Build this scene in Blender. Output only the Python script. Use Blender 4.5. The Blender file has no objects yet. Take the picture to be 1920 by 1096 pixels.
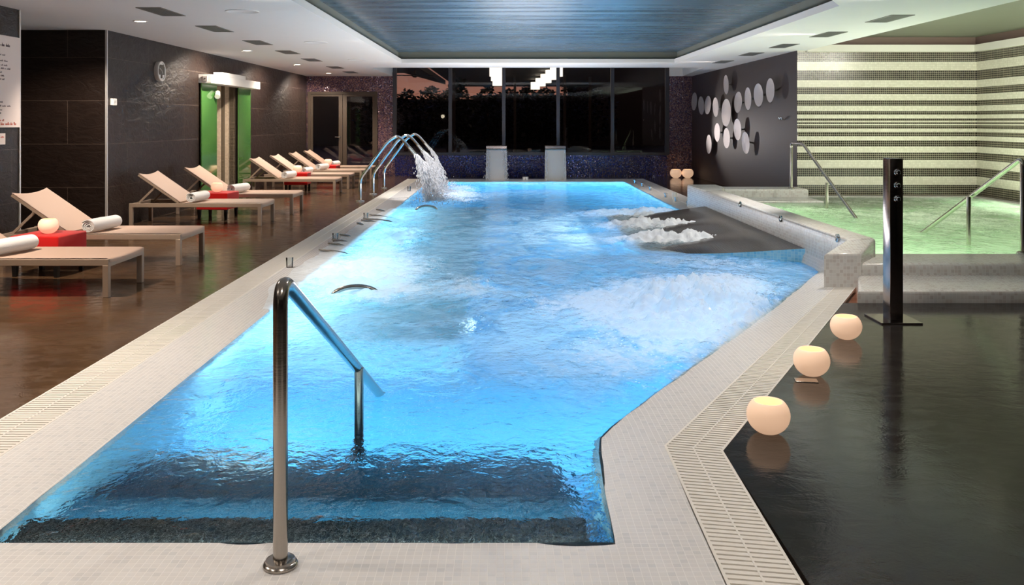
import bpy, bmesh, math, random
from mathutils import Vector, Matrix, noise
R = math.radians
PI = math.pi
random.seed(7)
SC = bpy.context.scene
COL = SC.collection

# ------------------------------------------------------------------ helpers
class MB:
    """Collects shapes and links them as ONE mesh object."""
    def __init__(self):
        self.v = []; self.f = []; self.m = []
    def add(self, vs, fs, mi=0):
        o = len(self.v)
        self.v.extend([tuple(p) for p in vs])
        for f in fs:
            self.f.append(tuple(i + o for i in f)); self.m.append(mi)
        return self
    def bm(self, b, mi=0):
        b.verts.index_update()
        self.add([v.co for v in b.verts], [[v.index for v in f.verts] for f in b.faces], mi)
        b.free(); return self
    def box(self, x0, x1, y0, y1, z0, z1, mi=0, bev=0.0, seg=2, M=None):
        b = bmesh.new()
        bmesh.ops.create_cube(b, size=1.0)
        for v in b.verts:
            v.co = Vector(((x0 + x1) / 2 + v.co.x * (x1 - x0), (y0 + y1) / 2 + v.co.y * (y1 - y0), (z0 + z1) / 2 + v.co.z * (z1 - z0)))
        if bev:
            bmesh.ops.bevel(b, geom=list(b.edges), offset=bev, segments=seg, profile=0.5, affect='EDGES')
        if M is not None: b.transform(M)
        return self.bm(b, mi)
    def prism(self, poly, z0, z1, mi=0, bev=0.0, seg=2):
        """horizontal polygon (counter-clockwise) extruded from z0 to z1; z1 may be a list of heights"""
        n = len(poly)
        tops = z1 if isinstance(z1, (list, tuple)) else [z1] * n
        b = bmesh.new()
        lo = [b.verts.new((x, y, z0)) for x, y in poly]
        hi = [b.verts.new((poly[i][0], poly[i][1], tops[i])) for i in range(n)]
        b.faces.new(lo[::-1]); b.faces.new(hi)
        for i in range(n):
            j = (i + 1) % n
            b.faces.new((lo[i], lo[j], hi[j], hi[i]))
        bmesh.ops.recalc_face_normals(b, faces=b.faces)
        if bev:
            bmesh.ops.bevel(b, geom=[e for e in b.edges if all(v in hi for v in e.verts)], offset=bev, segments=seg, profile=0.5, affect='EDGES')
        return self.bm(b, mi)
    def lathe(self, prof, n=32, mi=0, M=None):
        """prof: list of (r, z) turned about z"""
        vs = []; fs = []; rings = []
        for r, z in prof:
            if r < 1e-6:
                rings.append([len(vs)]); vs.append(Vector((0, 0, z)))
            else:
                rings.append(list(range(len(vs), len(vs) + n)))
                vs += [Vector((r * math.cos(2 * PI * k / n), r * math.sin(2 * PI * k / n), z)) for k in range(n)]
        for a, b in zip(rings, rings[1:]):
            for k in range(n):
                k2 = (k + 1) % n
                if len(a) == 1 and len(b) > 1: fs.append((a[0], b[k2], b[k]))
                elif len(b) == 1 and len(a) > 1: fs.append((a[k], a[k2], b[0]))
                elif len(a) > 1: fs.append((a[k], a[k2], b[k2], b[k]))
        if M is not None: vs = [M @ p for p in vs]
        return self.add(vs, fs, mi)
    def tube(self, pts, r, n=14, mi=0, cap=True, fillet=0.0, fseg=8):
        pts = [Vector(p) for p in pts]
        if fillet:
            out = [pts[0]]
            for i in range(1, len(pts) - 1):
                a, p, c = pts[i - 1], pts[i], pts[i + 1]
                d1 = (a - p); d2 = (c - p)
                t = min(fillet, d1.length * .49, d2.length * .49)
                s, e = p + d1.normalized() * t, p + d2.normalized() * t
                for k in range(fseg + 1):
                    u = k / fseg
                    out.append(s * (1 - u) ** 2 + p * 2 * u * (1 - u) + e * u * u)
            out.append(pts[-1]); pts = out
        rr = r if isinstance(r, (list, tuple)) else [r] * len(pts)
        tang = []
        for i in range(len(pts)):
            a = pts[max(i - 1, 0)]; c = pts[min(i + 1, len(pts) - 1)]
            tang.append((c - a).normalized())
        up = Vector((0, 0, 1)) if abs(tang[0].z) < .9 else Vector((1, 0, 0))
        nrm = (up - tang[0] * up.dot(tang[0])).normalized()
        vs = []; fs = []
        for i, p in enumerate(pts):
            nrm = (nrm - tang[i] * nrm.dot(tang[i])).normalized()
            bi = tang[i].cross(nrm)
            for k in range(n):
                a = 2 * PI * k / n
                vs.append(p + (nrm * math.cos(a) + bi * math.sin(a)) * rr[i])
        for i in range(len(pts) - 1):
            for k in range(n):
                k2 = (k + 1) % n
                fs.append((i * n + k, i * n + k2, (i + 1) * n + k2, (i + 1) * n + k))
        if cap:
            fs.append(tuple(range(n))[::-1]); fs.append(tuple(range((len(pts) - 1) * n, len(pts) * n)))
        return self.add(vs, fs, mi)
    def beam(self, p, q, w, h, mi=0, up=(0, 0, 1)):
        """rectangular bar from p to q"""
        p = Vector(p); q = Vector(q); d = (q - p).normalized()
        u = Vector(up); u = (u - d * u.dot(d)).normalized(); s = d.cross(u)
        vs = []
        for c in (p, q):
            for a, b in ((-1, -1), (1, -1), (1, 1), (-1, 1)):
                vs.append(c + s * (a * w / 2) + u * (b * h / 2))
        return self.add(vs, [(3, 2, 1, 0), (4, 5, 6, 7), (0, 1, 5, 4), (1, 2, 6, 5), (2, 3, 7, 6), (3, 0, 4, 7)], mi)
    def build(self, name, mats, parent=None, smooth=35, loc=None):
        me = bpy.data.meshes.new(name)
        me.from_pydata(self.v, [], self.f)
        if not isinstance(mats, (list, tuple)): mats = [mats]
        for m in mats: me.materials.append(m)
        if len(mats) > 1: me.polygons.foreach_set('material_index', self.m)
        if smooth:
            me.polygons.foreach_set('use_smooth', [True] * len(me.polygons))
            me.set_sharp_from_angle(angle=R(smooth))
        me.update()
        o = bpy.data.objects.new(name, me); COL.objects.link(o)
        if parent is not None: o.parent = parent
        if loc is not None: o.location = loc
        return o

def empty(name, loc=(0, 0, 0), rz=0.0):
    o = bpy.data.objects.new(name, None); COL.objects.link(o)
    o.location = loc; o.rotation_euler = (0, 0, rz); o.empty_display_size = .1
    return o
def tag(o, label=None, cat=None, group=None, kind=None):
    if label: o['label'] = label
    if cat: o['category'] = cat
    if group: o['group'] = group
    if kind: o['kind'] = kind
    return o
def struct(o): o['kind'] = 'structure'; return o
def dup(root, loc, rz=0.0, label=None):
    r = root.copy(); COL.objects.link(r); r.location = loc; r.rotation_euler = (0, 0, rz)
    if label: r['label'] = label
    for ch in list(root.children):
        c = ch.copy(); COL.objects.link(c); c.parent = r
        for g in list(ch.children):
            d = g.copy(); COL.objects.link(d); d.parent = c
    return r

# ------------------------------------------------------------------ materials
def srgb(r, g, b):
    f = lambda c: (c / 255 / 12.92) if c / 255 <= .04045 else ((c / 255 + .055) / 1.055) ** 2.4
    return (f(r), f(g), f(b), 1)
class NT:
    def __init__(self, name):
        self.mat = bpy.data.materials.new(name); self.mat.use_nodes = True
        self.t = self.mat.node_tree; self.t.nodes.clear()
        self.out = self.n('ShaderNodeOutputMaterial')
    def n(self, typ, **kw):
        nd = self.t.nodes.new(typ)
        for k, v in kw.items(): setattr(nd, k, v)
        return nd
    def l(self, a, b): self.t.links.new(a, b)
    def setv(self, nd, key, val):
        if hasattr(val, 'is_linked') or isinstance(val, bpy.types.NodeSocket): self.l(val, nd.inputs[key])
        else: nd.inputs[key].default_value = val
    def math(self, op, a, b=None, c=None, clamp=False):
        nd = self.n('ShaderNodeMath', operation=op); nd.use_clamp = clamp
        self.setv(nd, 0, a)
        if b is not None: self.setv(nd, 1, b)
        if c is not None: self.setv(nd, 2, c)
        return nd.outputs[0]
    def vmath(self, op, a, b=None):
        nd = self.n('ShaderNodeVectorMath', operation=op)
        self.setv(nd, 0, a)
        if b is not None: self.setv(nd, 1, b)
        return nd.outputs[0]
    def mixc(self, fac, a, b):
        nd = self.n('ShaderNodeMix', data_type='RGBA')
        self.setv(nd, 0, fac); self.setv(nd, 6, a); self.setv(nd, 7, b)
        return nd.outputs[2]
    def pos(self): return self.n('ShaderNodeNewGeometry').outputs['Position']
    def obj(self): return self.n('ShaderNodeTexCoord').outputs['Object']
    def noise(self, vec, scale, detail=3, rough=.5, dist=0.0, dim='3D'):
        nd = self.n('ShaderNodeTexNoise'); nd.noise_dimensions = dim
        self.l(vec, nd.inputs['Vector'])
        nd.inputs['Scale'].default_value = scale; nd.inputs['Detail'].default_value = detail
        nd.inputs['Roughness'].default_value = rough; nd.inputs['Distortion'].default_value = dist
        return nd.outputs['Fac']
    def ramp(self, fac, stops, interp='LINEAR'):
        nd = self.n('ShaderNodeValToRGB'); cr = nd.color_ramp; cr.interpolation = interp
        self.l(fac, nd.inputs[0])
        while len(cr.elements) > 1: cr.elements.remove(cr.elements[-1])
        cr.elements[0].position = stops[0][0]; cr.elements[0].color = stops[0][1]
        for p, c in stops[1:]:
            e = cr.elements.new(p); e.color = c
        return nd.outputs[0]
    def maprange(self, v, a, b, c=0.0, d=1.0, smooth=True):
        nd = self.n('ShaderNodeMapRange', interpolation_type='SMOOTHSTEP' if smooth else 'LINEAR')
        self.setv(nd, 0, v); self.setv(nd, 1, a); self.setv(nd, 2, b); self.setv(nd, 3, c); self.setv(nd, 4, d)
        return nd.outputs[0]
    def scale(self, v, s):
        nd = self.n('ShaderNodeMapping'); self.l(v, nd.inputs[0]); nd.inputs['Scale'].default_value = s
        return nd.outputs[0]
    def bump(self, h, strength=.3, dist=.01, normal=None):
        nd = self.n('ShaderNodeBump'); self.l(h, nd.inputs['Height'])
        nd.inputs['Strength'].default_value = strength; nd.inputs['Distance'].default_value = dist
        if normal is not None: self.l(normal, nd.inputs['Normal'])
        return nd.outputs[0]
    def pbsdf(self, base, rough=.5, metal=0.0, normal=None, spec=.5, coat=0.0, emis=None, estr=0.0, trans=0.0, ior=1.5, sheen=0.0):
        p = self.n('ShaderNodeBsdfPrincipled')
        self.setv(p, 'Base Color', base); self.setv(p, 'Roughness', rough); self.setv(p, 'Metallic', metal)
        self.setv(p, 'Specular IOR Level', spec); p.inputs['Coat Weight'].default_value = coat
        p.inputs['Coat Roughness'].default_value = .08
        p.inputs['IOR'].default_value = ior; p.inputs['Transmission Weight'].default_value = trans
        p.inputs['Sheen Weight'].default_value = sheen
        if normal is not None: self.l(normal, p.inputs['Normal'])
        if emis is not None:
            self.setv(p, 'Emission Color', emis); self.setv(p, 'Emission Strength', estr)
        return p.outputs[0]
    def done(self, sh):
        self.l(sh, self.out.inputs['Surface']); return self.mat
    def boxmap(self):
        """2-D coordinates in metres taken from the dominant face direction"""
        g = self.n('ShaderNodeNewGeometry')
        p = self.n('ShaderNodeSeparateXYZ'); self.l(g.outputs['Position'], p.inputs[0])
        nn = self.n('ShaderNodeSeparateXYZ'); self.l(g.outputs['True Normal'], nn.inputs[0])
        az = self.math('ABSOLUTE', nn.outputs[2]); ax = self.math('ABSOLUTE', nn.outputs[0]); ay = self.math('ABSOLUTE', nn.outputs[1])
        isz = self.math('GREATER_THAN', az, .7)
        isx = self.math('GREATER_THAN', ax, ay)
        def sel(f, a, b):   # f ? a : b
            nd = self.n('ShaderNodeMix', data_type='FLOAT'); self.l(f, nd.inputs[0]); self.l(b, nd.inputs[2]); self.l(a, nd.inputs[3])
            return nd.outputs[0]
        u = sel(isz, p.outputs[0], sel(isx, p.outputs[1], p.outputs[0]))
        v = sel(isz, p.outputs[1], p.outputs[2])
        c = self.n('ShaderNodeCombineXYZ'); self.l(u, c.inputs[0]); self.l(v, c.inputs[1])
        return c.outputs[0], u, v
    def mosaic(self, uv, s, gap=.1):
        """returns (random value per tile, random colour per tile, grout mask)"""
        q = self.scale(uv, (1 / s, 1 / s, 1))
        fl = self.vmath('FLOOR', q); fr = self.vmath('FRACTION', q)
        wn = self.n('ShaderNodeTexWhiteNoise', noise_dimensions='2D'); self.l(fl, wn.inputs[0])
        d = self.vmath('ABSOLUTE', self.vmath('SUBTRACT', fr, (.5, .5, .5)))
        sx = self.n('ShaderNodeSeparateXYZ'); self.l(d, sx.inputs[0])
        m = self.math('MAXIMUM', sx.outputs[0], sx.outputs[1])
        grout = self.math('GREATER_THAN', m, .5 - gap / 2)
        return wn.outputs['Value'], wn.outputs['Color'], grout
    def grid(self, uv, w, h, gapm, offset=.5):
        """large-format tile joints: returns (random per tile, joint mask)"""
        s = self.n('ShaderNodeSeparateXYZ'); self.l(uv, s.inputs[0])
        row = self.math('DIVIDE', s.outputs[1], h); rf = self.math('FLOOR', row)
        sh = self.math('MULTIPLY', self.math('MODULO', self.math('ABSOLUTE', rf), 2.0), offset)
        colu = self.math('ADD', self.math('DIVIDE', s.outputs[0], w), sh); cf = self.math('FLOOR', colu)
        fx = self.math('SUBTRACT', colu, cf); fy = self.math('SUBTRACT', row, rf)
        jx = self.math('LESS_THAN', fx, gapm / w); jy = self.math('LESS_THAN', fy, gapm / h)
        c = self.n('ShaderNodeCombineXYZ'); self.l(cf, c.inputs[0]); self.l(rf, c.inputs[1])
        wn = self.n('ShaderNodeTexWhiteNoise', noise_dimensions='2D'); self.l(c.outputs[0], wn.inputs[0])
        return wn.outputs['Value'], self.math('MAXIMUM', jx, jy)

def simple(name, col, rough=.5, metal=0.0, spec=.5, coat=0.0, nscale=60, nstr=.0, ndist=.002, var=.06, **kw):
    t = NT(name); o = t.obj()
    nz = t.noise(o, nscale, 3)
    c0 = tuple(x * (1 - var) for x in col[:3]) + (1,); c1 = tuple(min(x * (1 + var), 1) for x in col[:3]) + (1,)
    c = t.mixc(nz, c0, c1)
    nm = t.bump(nz, nstr, ndist) if nstr else None
    return t.done(t.pbsdf(c, rough, metal, nm, spec, coat, **kw))

def m_mosaic(name, s, cols, grout_col, rough=.2, gap=.1, bumpd=.002, spec=.5):
    t = NT(name); uv, u, v = t.boxmap()
    val, rc, g = t.mosaic(uv, s, gap)
    n = len(cols)
    c = t.ramp(val, [(i / n, cols[i]) for i in range(n)], 'CONSTANT')
    c = t.mixc(g, c, grout_col)
    h = t.math('SUBTRACT', 1.0, g)
    nm = t.bump(h, .35, bumpd)
    r = t.math('ADD', t.math('MULTIPLY', g, .4), rough)
    return t.done(t.pbsdf(c, r, 0, nm, spec))

M = {}
M['soffit'] = simple('white_plaster', (.80, .79, .78, 1), .7, nscale=3, var=.015)
M['frieze'] = simple('cream_plaster', (.80, .78, .70, 1), .6, nscale=3, var=.02)
def m_stretch():
    t = NT('dark_lacquered_ceiling'); p = t.pos()
    st = t.noise(t.scale(p, (.35, 5.0, 1)), 1.0, 4, .6)
    nm = t.bump(st, .022, .05)
    c = t.mixc(st, srgb(66, 88, 104), srgb(90, 114, 132))
    r = t.maprange(st, .3, .7, .22, .34)
    return t.done(t.pbsdf(c, r, .35, nm, .9))
M['stretch'] = m_stretch()
M['cove'] = simple('grey_cove', srgb(120, 122, 112), .6, nscale=4)
M['spa_ceiling'] = simple('olive_grey_ceiling', srgb(100, 100, 86), .5, nscale=3)
def m_slate():
    t = NT('dark_slate_wall'); uv, u, v = t.boxmap()
    rnd, j = t.grid(uv, 1.42, .563, .006)
    p = t.pos()
    n1 = t.noise(t.scale(p, (1, 1, 2.2)), 5, 6, .62, .6)
    c = t.mixc(t.math('MULTIPLY', n1, t.math('ADD', t.math('MULTIPLY', rnd, .5), .6)), srgb(25, 18, 16), srgb(46, 35, 30))
    c = t.mixc(j, c, srgb(88, 76, 68))
    nm = t.bump(n1, .8, .02)
    return t.done(t.pbsdf(c, .38, 0, nm, .45))
M['slate'] = m_slate()
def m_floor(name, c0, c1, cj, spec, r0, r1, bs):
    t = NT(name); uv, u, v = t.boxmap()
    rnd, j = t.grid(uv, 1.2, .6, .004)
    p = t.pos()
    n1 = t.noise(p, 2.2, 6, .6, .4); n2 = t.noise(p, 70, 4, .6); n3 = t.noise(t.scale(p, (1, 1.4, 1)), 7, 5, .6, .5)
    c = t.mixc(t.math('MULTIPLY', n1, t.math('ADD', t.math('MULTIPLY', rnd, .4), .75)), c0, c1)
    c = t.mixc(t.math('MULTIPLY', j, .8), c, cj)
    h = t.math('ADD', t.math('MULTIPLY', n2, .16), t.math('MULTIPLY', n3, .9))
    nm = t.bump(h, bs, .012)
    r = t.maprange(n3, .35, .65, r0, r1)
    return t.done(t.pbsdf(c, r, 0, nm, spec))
M['floor'] = m_floor('polished_charcoal_stone_floor', srgb(34, 31, 30), srgb(54, 50, 47), srgb(22, 20, 19), .18, .06, .15, .13)
M['floor_warm_lit'] = m_floor('polished_stone_floor_warm_lit', srgb(46, 33, 24), srgb(108, 82, 58), srgb(34, 25, 19), .42, .08, .26, .16)  # same stone, with the warm lamp light put into its brown
M['brown_wall'] = simple('dark_brown_wall', srgb(44, 29, 27), .55, nscale=4, var=.10)
W1 = (.73, .72, .71, 1); W2 = (.71, .70, .695, 1); W3 = (.75, .74, .73, 1); W4 = (.67, .67, .67, 1)
M['coping'] = m_mosaic('white_coping_mosaic', .027, [W1, W3, W2, W1, W3, W4, W1, W3], (.77, .76, .745, 1), .2, .09, .0008)
M['tub'] = m_mosaic('white_tub_mosaic', .03, [(.66, .65, .62, 1), (.70, .69, .66, 1), (.58, .55, .52, 1), (.67, .66, .63, 1), (.62, .58, .55, 1), (.69, .68, .65, 1)], (.71, .70, .67, 1), .2, .10)
M['pool_tile'] = m_mosaic('pale_blue_pool_mosaic', .03, [srgb(150, 214, 240), srgb(120, 200, 236), srgb(165, 222, 244), srgb(135, 208, 240)], srgb(190, 230, 245), .3, .10)
M['pool_floor'] = m_mosaic('blue_pool_floor_mosaic', .03, [srgb(76, 160, 212), srgb(62, 148, 204), srgb(90, 170, 218), srgb(70, 156, 208)], srgb(110, 190, 232), .3, .10)
M['black_mosaic'] = m_mosaic('black_mosaic', .03, [srgb(24, 22, 22), srgb(32, 29, 28), srgb(18, 17, 17)], srgb(96, 92, 88), .2, .10)
M['depth_tint_mosaic'] = m_mosaic('water_tinted_mosaic', .03, [srgb(20, 84, 118), srgb(28, 98, 134), srgb(16, 72, 104)], srgb(96, 142, 160), .2, .10)  # blue of the deeper water put into the lower steps' tile colour
M['ledge_mosaic'] = m_mosaic('charcoal_mosaic', .025, [srgb(44, 40, 38), srgb(54, 50, 47), srgb(38, 34, 33)], srgb(82, 76, 70), .2, .10)
M['tub_tile'] = m_mosaic('pale_green_tub_mosaic', .03, [srgb(196, 226, 190), srgb(180, 216, 176), srgb(208, 232, 200)], srgb(214, 232, 204), .3, .10)
def m_glitter(name, cols, spark=.4):
    t = NT(name); uv, u, v = t.boxmap()
    val, rc, g = t.mosaic(uv, .022, .12)
    n = len(cols)
    c = t.ramp(val, [(i / n, cols[i]) for i in range(n)], 'CONSTANT')
    c = t.mixc(g, c, srgb(38, 32, 36))
    gn = t.n('ShaderNodeNewGeometry').outputs['Normal']
    off = t.vmath('MULTIPLY', t.vmath('SUBTRACT', rc, (.5, .5, .5)), (spark, spark, spark))
    nm = t.vmath('NORMALIZE', t.vmath('ADD', gn, off))
    return t.done(t.pbsdf(c, .2, .35, nm, .8))
M['glitter'] = m_glitter('iridescent_purple_mosaic', [srgb(104, 78, 92), srgb(136, 104, 114), srgb(78, 60, 90), srgb(160, 124, 120), srgb(92, 70, 100), srgb(124, 90, 96)], .5)
M['glitter_blue'] = m_glitter('iridescent_blue_mosaic', [srgb(44, 46, 112), srgb(74, 66, 118), srgb(36, 36, 84), srgb(90, 76, 100), srgb(32, 44, 140)], .3)
STRIPE_Y = [97, 147, 190, 235, 272, 306, 336, 363, 387, 407, 423, 436, 443, 450, 458, 474, 490, 511, 533, 560, 590, 626, 666, 707, 750, 802]
STRIPE_Z = [1.42 - (60 + y / 2.609 - 228) * 14.73 / 1650 for y in STRIPE_Y]      # heights of the band edges, top to bottom
def m_stripe():
    t = NT('striped_mosaic'); uv, u, v = t.boxmap()
    val, rc, g = t.mosaic(uv, .0335, .16)
    zz = STRIPE_Z[::-1]; lo, hi = zz[0] - .1, zz[-1] + .1
    stops = [(0.0, (1, 1, 1, 1))]; dark = True
    for i, z in enumerate(zz):
        stops.append(((z - lo) / (hi - lo), (0, 0, 0, 1) if dark else (1, 1, 1, 1))); dark = not dark
    k = t.ramp(t.maprange(v, lo, hi, 0, 1, False), stops, 'CONSTANT')
    dk = t.mixc(val, srgb(30, 26, 24), srgb(48, 40, 38)); dk = t.mixc(g, dk, srgb(168, 162, 140))
    lt = t.mixc(val, srgb(212, 208, 190), srgb(228, 224, 208)); lt = t.mixc(g, lt, srgb(206, 202, 184))
    c = t.mixc(k, dk, lt)
    nm = t.bump(t.math('SUBTRACT', 1.0, g), .25, .002)
    return t.done(t.pbsdf(c, .22, 0, nm, .5))
M['stripe'] = m_stripe()
def m_niche():
    t = NT('vertical_striped_mosaic')
    p = t.pos(); s = t.n('ShaderNodeSeparateXYZ'); t.l(p, s.inputs[0])
    c2 = t.n('ShaderNodeCombineXYZ'); t.l(t.math('ADD', s.outputs[0], t.math('MULTIPLY', s.outputs[1], 1.0)), c2.inputs[0]); t.l(s.outputs[2], c2.inputs[1])
    val, rc, g = t.mosaic(c2.outputs[0], .026, .2)
    k = t.ramp(t.maprange(s.outputs[0], -5.60, -5.10, 0, 1, False), [(0, (1, 1, 1, 1)), (.28, (0, 0, 0, 1)), (.42, (1, 1, 1, 1)), (.60, (0, 0, 0, 1)), (.93, (1, 1, 1, 1))], 'CONSTANT')
    dk = t.mixc(g, srgb(24, 20, 18), srgb(176, 160, 138)); lt = t.mixc(val, srgb(196, 180, 158), srgb(216, 200, 178))
    return t.done(t.pbsdf(t.mixc(k, dk, lt), .25))
M['niche'] = m_niche()
def m_brushed(name, col, rough=.28, sc=(1, 1, 40), bs=.05):
    t = NT(name); o = t.obj()
    nz = t.noise(t.scale(o, sc), 8, 3)
    return t.done(t.pbsdf(t.mixc(nz, tuple(x * .85 for x in col[:3]) + (1,), col), t.maprange(nz, .2, .8, rough * .8, rough * 1.3), 1.0, t.bump(nz, bs, .001)))
M['steel'] = m_brushed('brushed_stainless_steel', (.62, .60, .57, 1), .24)
M['rail'] = m_brushed('satin_steel_rail', (.43, .39, .35, 1), .2)
M['chrome'] = simple('chrome', (.78, .78, .77, 1), .10, 1.0, var=.02)
M['column'] = m_brushed('dark_polished_steel', (.34, .29, .28, 1), .16)
M['blade'] = m_brushed('satin_steel_sheet', (.50, .46, .42, 1), .45, (1, 1, 6), .02)
def m_disc():
    t = NT('turned_aluminium'); o = t.obj()
    s = t.n('ShaderNodeSeparateXYZ'); t.l(o, s.inputs[0])
    rr = t.math('SQRT', t.math('ADD', t.math('MULTIPLY', s.outputs[1], s.outputs[1]), t.math('MULTIPLY', s.outputs[2], s.outputs[2])))
    ring = t.math('SINE', t.math('MULTIPLY', rr, 700.0))
    c = t.mixc(t.math('ADD', t.math('MULTIPLY', ring, .5), .5), srgb(150, 142, 140), srgb(214, 206, 204))
    p = t.n('ShaderNodeBsdfPrincipled'); t.l(c, p.inputs['Base Color']); p.inputs['Metallic'].default_value = .7
    p.inputs['Roughness'].default_value = .5; t.l(t.bump(ring, .25, .0012), p.inputs['Normal'])
    return t.done(p.outputs[0])
M['disc'] = m_disc()
M['frame'] = simple('taupe_powder_coat', srgb(172, 152, 134), .38, .25, nscale=200, var=.03)
def m_sling():
    t = NT('taupe_mesh_sling'); o = t.obj()
    s = t.n('ShaderNodeSeparateXYZ'); t.l(o, s.inputs[0])
    w = t.math('MULTIPLY', t.math('SINE', t.math('MULTIPLY', s.outputs[0], 900.0)), t.math('SINE', t.math('MULTIPLY', s.outputs[1], 900.0)))
    c = t.mixc(t.math('ADD', t.math('MULTIPLY', w, .5), .5), srgb(176, 150, 134), srgb(194, 168, 151))
    return t.done(t.pbsdf(c, .6, 0, t.bump(w, .15, .001), .3))
M['sling'] = m_sling()
M['red'] = simple('red_felt', srgb(206, 14, 10), .8, spec=.2, nscale=500, nstr=.3, ndist=.001, sheen=.3)
M['black'] = simple('black_wood', srgb(22, 18, 17), .4)
M['towel'] = simple('white_terry', (.84, .83, .82, 1), .95, spec=.1, nscale=220, nstr=.6, ndist=.004, sheen=.4)
M['white_plastic'] = simple('white_plastic', (.78, .77, .74, 1), .4, nscale=30, var=.02)
M['grate'] = simple('cream_plastic_grate', (.78, .75, .69, 1), .45, nscale=40, var=.04)
M['channel'] = simple('gutter_channel', srgb(120, 104, 90), .6)
M['grille'] = simple('grey_vent_metal', srgb(112, 110, 106), .5, .3)
M['grille_dark'] = simple('vent_painted_shade', srgb(46, 46, 46), .8)
M['silver_trim'] = simple('silver_corner_trim', (.72, .70, .68, 1), .35, .6)
M['door_metal'] = simple('bronze_grey_aluminium', srgb(80, 69, 59), .42, .3)
M['window_metal'] = simple('dark_grey_aluminium', srgb(66, 64, 70), .4, .3)
def m_glass(name, tint, refl=1.0, rough=0.0):
    t = NT(name)
    fr = t.n('ShaderNodeFresnel'); fr.inputs[0].default_value = 1.5
    gl = t.n('ShaderNodeBsdfGlossy'); gl.inputs['Roughness'].default_value = rough
    tr = t.n('ShaderNodeBsdfTransparent'); tr.inputs[0].default_value = tint
    mx = t.n('ShaderNodeMixShader'); t.l(t.math('MULTIPLY', fr.outputs[0], refl), mx.inputs[0])
    t.l(tr.outputs[0], mx.inputs[1]); t.l(gl.outputs[0], mx.inputs[2])
    return t.done(mx.outputs[0])
M['glass'] = m_glass('window_glass', (.8, .8, .82, 1), .9)
M['tumbler'] = m_glass('clear_glass', (.93, .94, .94, 1), 1.0)
def m_green():
    t = NT('green_glass_sheet'); p = t.pos()
    nz = t.noise(p, 2.0, 2)
    c = t.mixc(nz, srgb(58, 108, 58), srgb(92, 142, 72))
    return t.done(t.pbsdf(c, .08, 0, None, .7, 1.0))
M['green'] = m_green()
M['globe'] = simple('glowing_wax', srgb(244, 216, 192), .5, nscale=8, var=.02, emis=srgb(255, 206, 168), estr=.55)
M['globe_in'] = simple('glowing_wax_inside', srgb(255, 220, 170), .5, nscale=8, var=.02, emis=srgb(255, 206, 140), estr=1.1)
def m_emit(name, col, s):
    t = NT(name); e = t.n('ShaderNodeEmission'); e.inputs[0].default_value = col; e.inputs[1].default_value = s
    return t.done(e.outputs[0])
M['lamp'] = m_emit('downlight_bulb', (1, .86, .68, 1), 14)
M['pool_lamp'] = m_emit('underwater_bulb', (.85, .95, 1, 1), 6)
M['pendant'] = m_emit('pendant_shade', (1, .88, .66, 1), 2.6)
M['wall_lamp'] = m_emit('globe_lamp', (1, .86, .6, 1), 12)
M['paper'] = simple('printed_panel', srgb(226, 212, 206), .5, nscale=20, var=.01)
M['ink'] = simple('grey_ink', srgb(98, 82, 88), .7)
M['red_ink'] = simple('red_ink', srgb(206, 110, 96), .7)
M['dial'] = simple('dark_dial', srgb(74, 68, 66), .25)
M['dark_ext'] = simple('terrace_timber', srgb(52, 40, 34), .6)
M['dark_paving'] = simple('terrace_paving', srgb(34, 32, 34), .3)
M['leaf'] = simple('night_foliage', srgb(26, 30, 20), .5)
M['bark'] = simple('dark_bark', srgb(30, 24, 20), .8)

# ------------------------------------------------------------------ setting
XL, XR, YB, H = -5.17, 4.90, 23.0, 2.61
YS, XS = 14.73, 7.90            # striped wall
b = MB()   # floor
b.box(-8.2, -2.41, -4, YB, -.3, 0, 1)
b.box(-2.41, XR, 21.9, YB, -.3, 0, 0)
b.box(3.45, XR, 14.73, 21.9, -.3, 0)
b.prism([(.90, -4), (XS, -4), (XS, 6.9), (2.66, 6.9), (.944, 3.8)], -.3, 0)
b.box(-2.41, .90, -4, .9, -.3, 0)
struct(b.build('floor', [M['floor'], M['floor_warm_lit']], smooth=0))

b = MB()   # suspended ceiling with a recess over the pool and a light well in front of the window
z0, z1 = H, H + .08
b.box(-8.2, -2.93, -4, YB + .1, z0, z1)
b.box(-2.93, -2.09, -4, 19.4, z0, z1)
b.box(-2.09, 3.44, -4, 7.2, z0, z1)
b.prism([(2.45, 7.2), (3.44, 7.2), (3.44, 9.05)], z0, z1)
b.box(-2.09, 3.44, 17.8, 19.4, z0, z1)
b.box(3.44, 5.05, -4, 19.4, z0, z1)
b.prism([(4.38, 19.4), (5.05, 19.4), (5.05, YB + .1), (4.66, YB + .1)], z0, z1)
# light well cheeks
b.box(-3.03, -2.93, 19.4, YB + .1, z1, 3.7)
b.prism([(4.38, 19.4), (4.48, 19.4), (4.76, YB + .1), (4.66, YB + .1)], z1, 3.7)
b.box(-3.0, 4.45, 19.3, 19.4, z1, 3.7)
b.box(-3.03, 4.8, 19.3, YB + .1, 3.7, 3.8)
struct(b.build('ceiling', M['soffit'], smooth=0))
b = MB()   # recess upstands
s = .06
b.box(-2.09 - s - .05, -2.09 - s, 7.1, 17.9, z1, 2.83)
b.box(3.44 + s, 3.44 + s + .05, 7.1, 17.9, z1, 2.83)
b.box(-2.2, 3.55, 17.8 + s, 17.8 + s + .05, z1, 2.83)
b.box(-2.2, 3.55, 7.05, 7.1, z1, 2.83)
struct(b.build('ceiling_cove', M['cove'], smooth=0))
b = MB(); b.box(-2.25, 3.6, 7.0, 17.95, 2.83, 2.9)
struct(b.build('ceiling_panel', M['stretch'], smooth=0))
b = MB(); b.box(5.0, 8.1, -4, YS + .15, 2.83, 2.93)
struct(b.build('ceiling_spa', M['spa_ceiling'], smooth=0))
b = MB()
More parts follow.
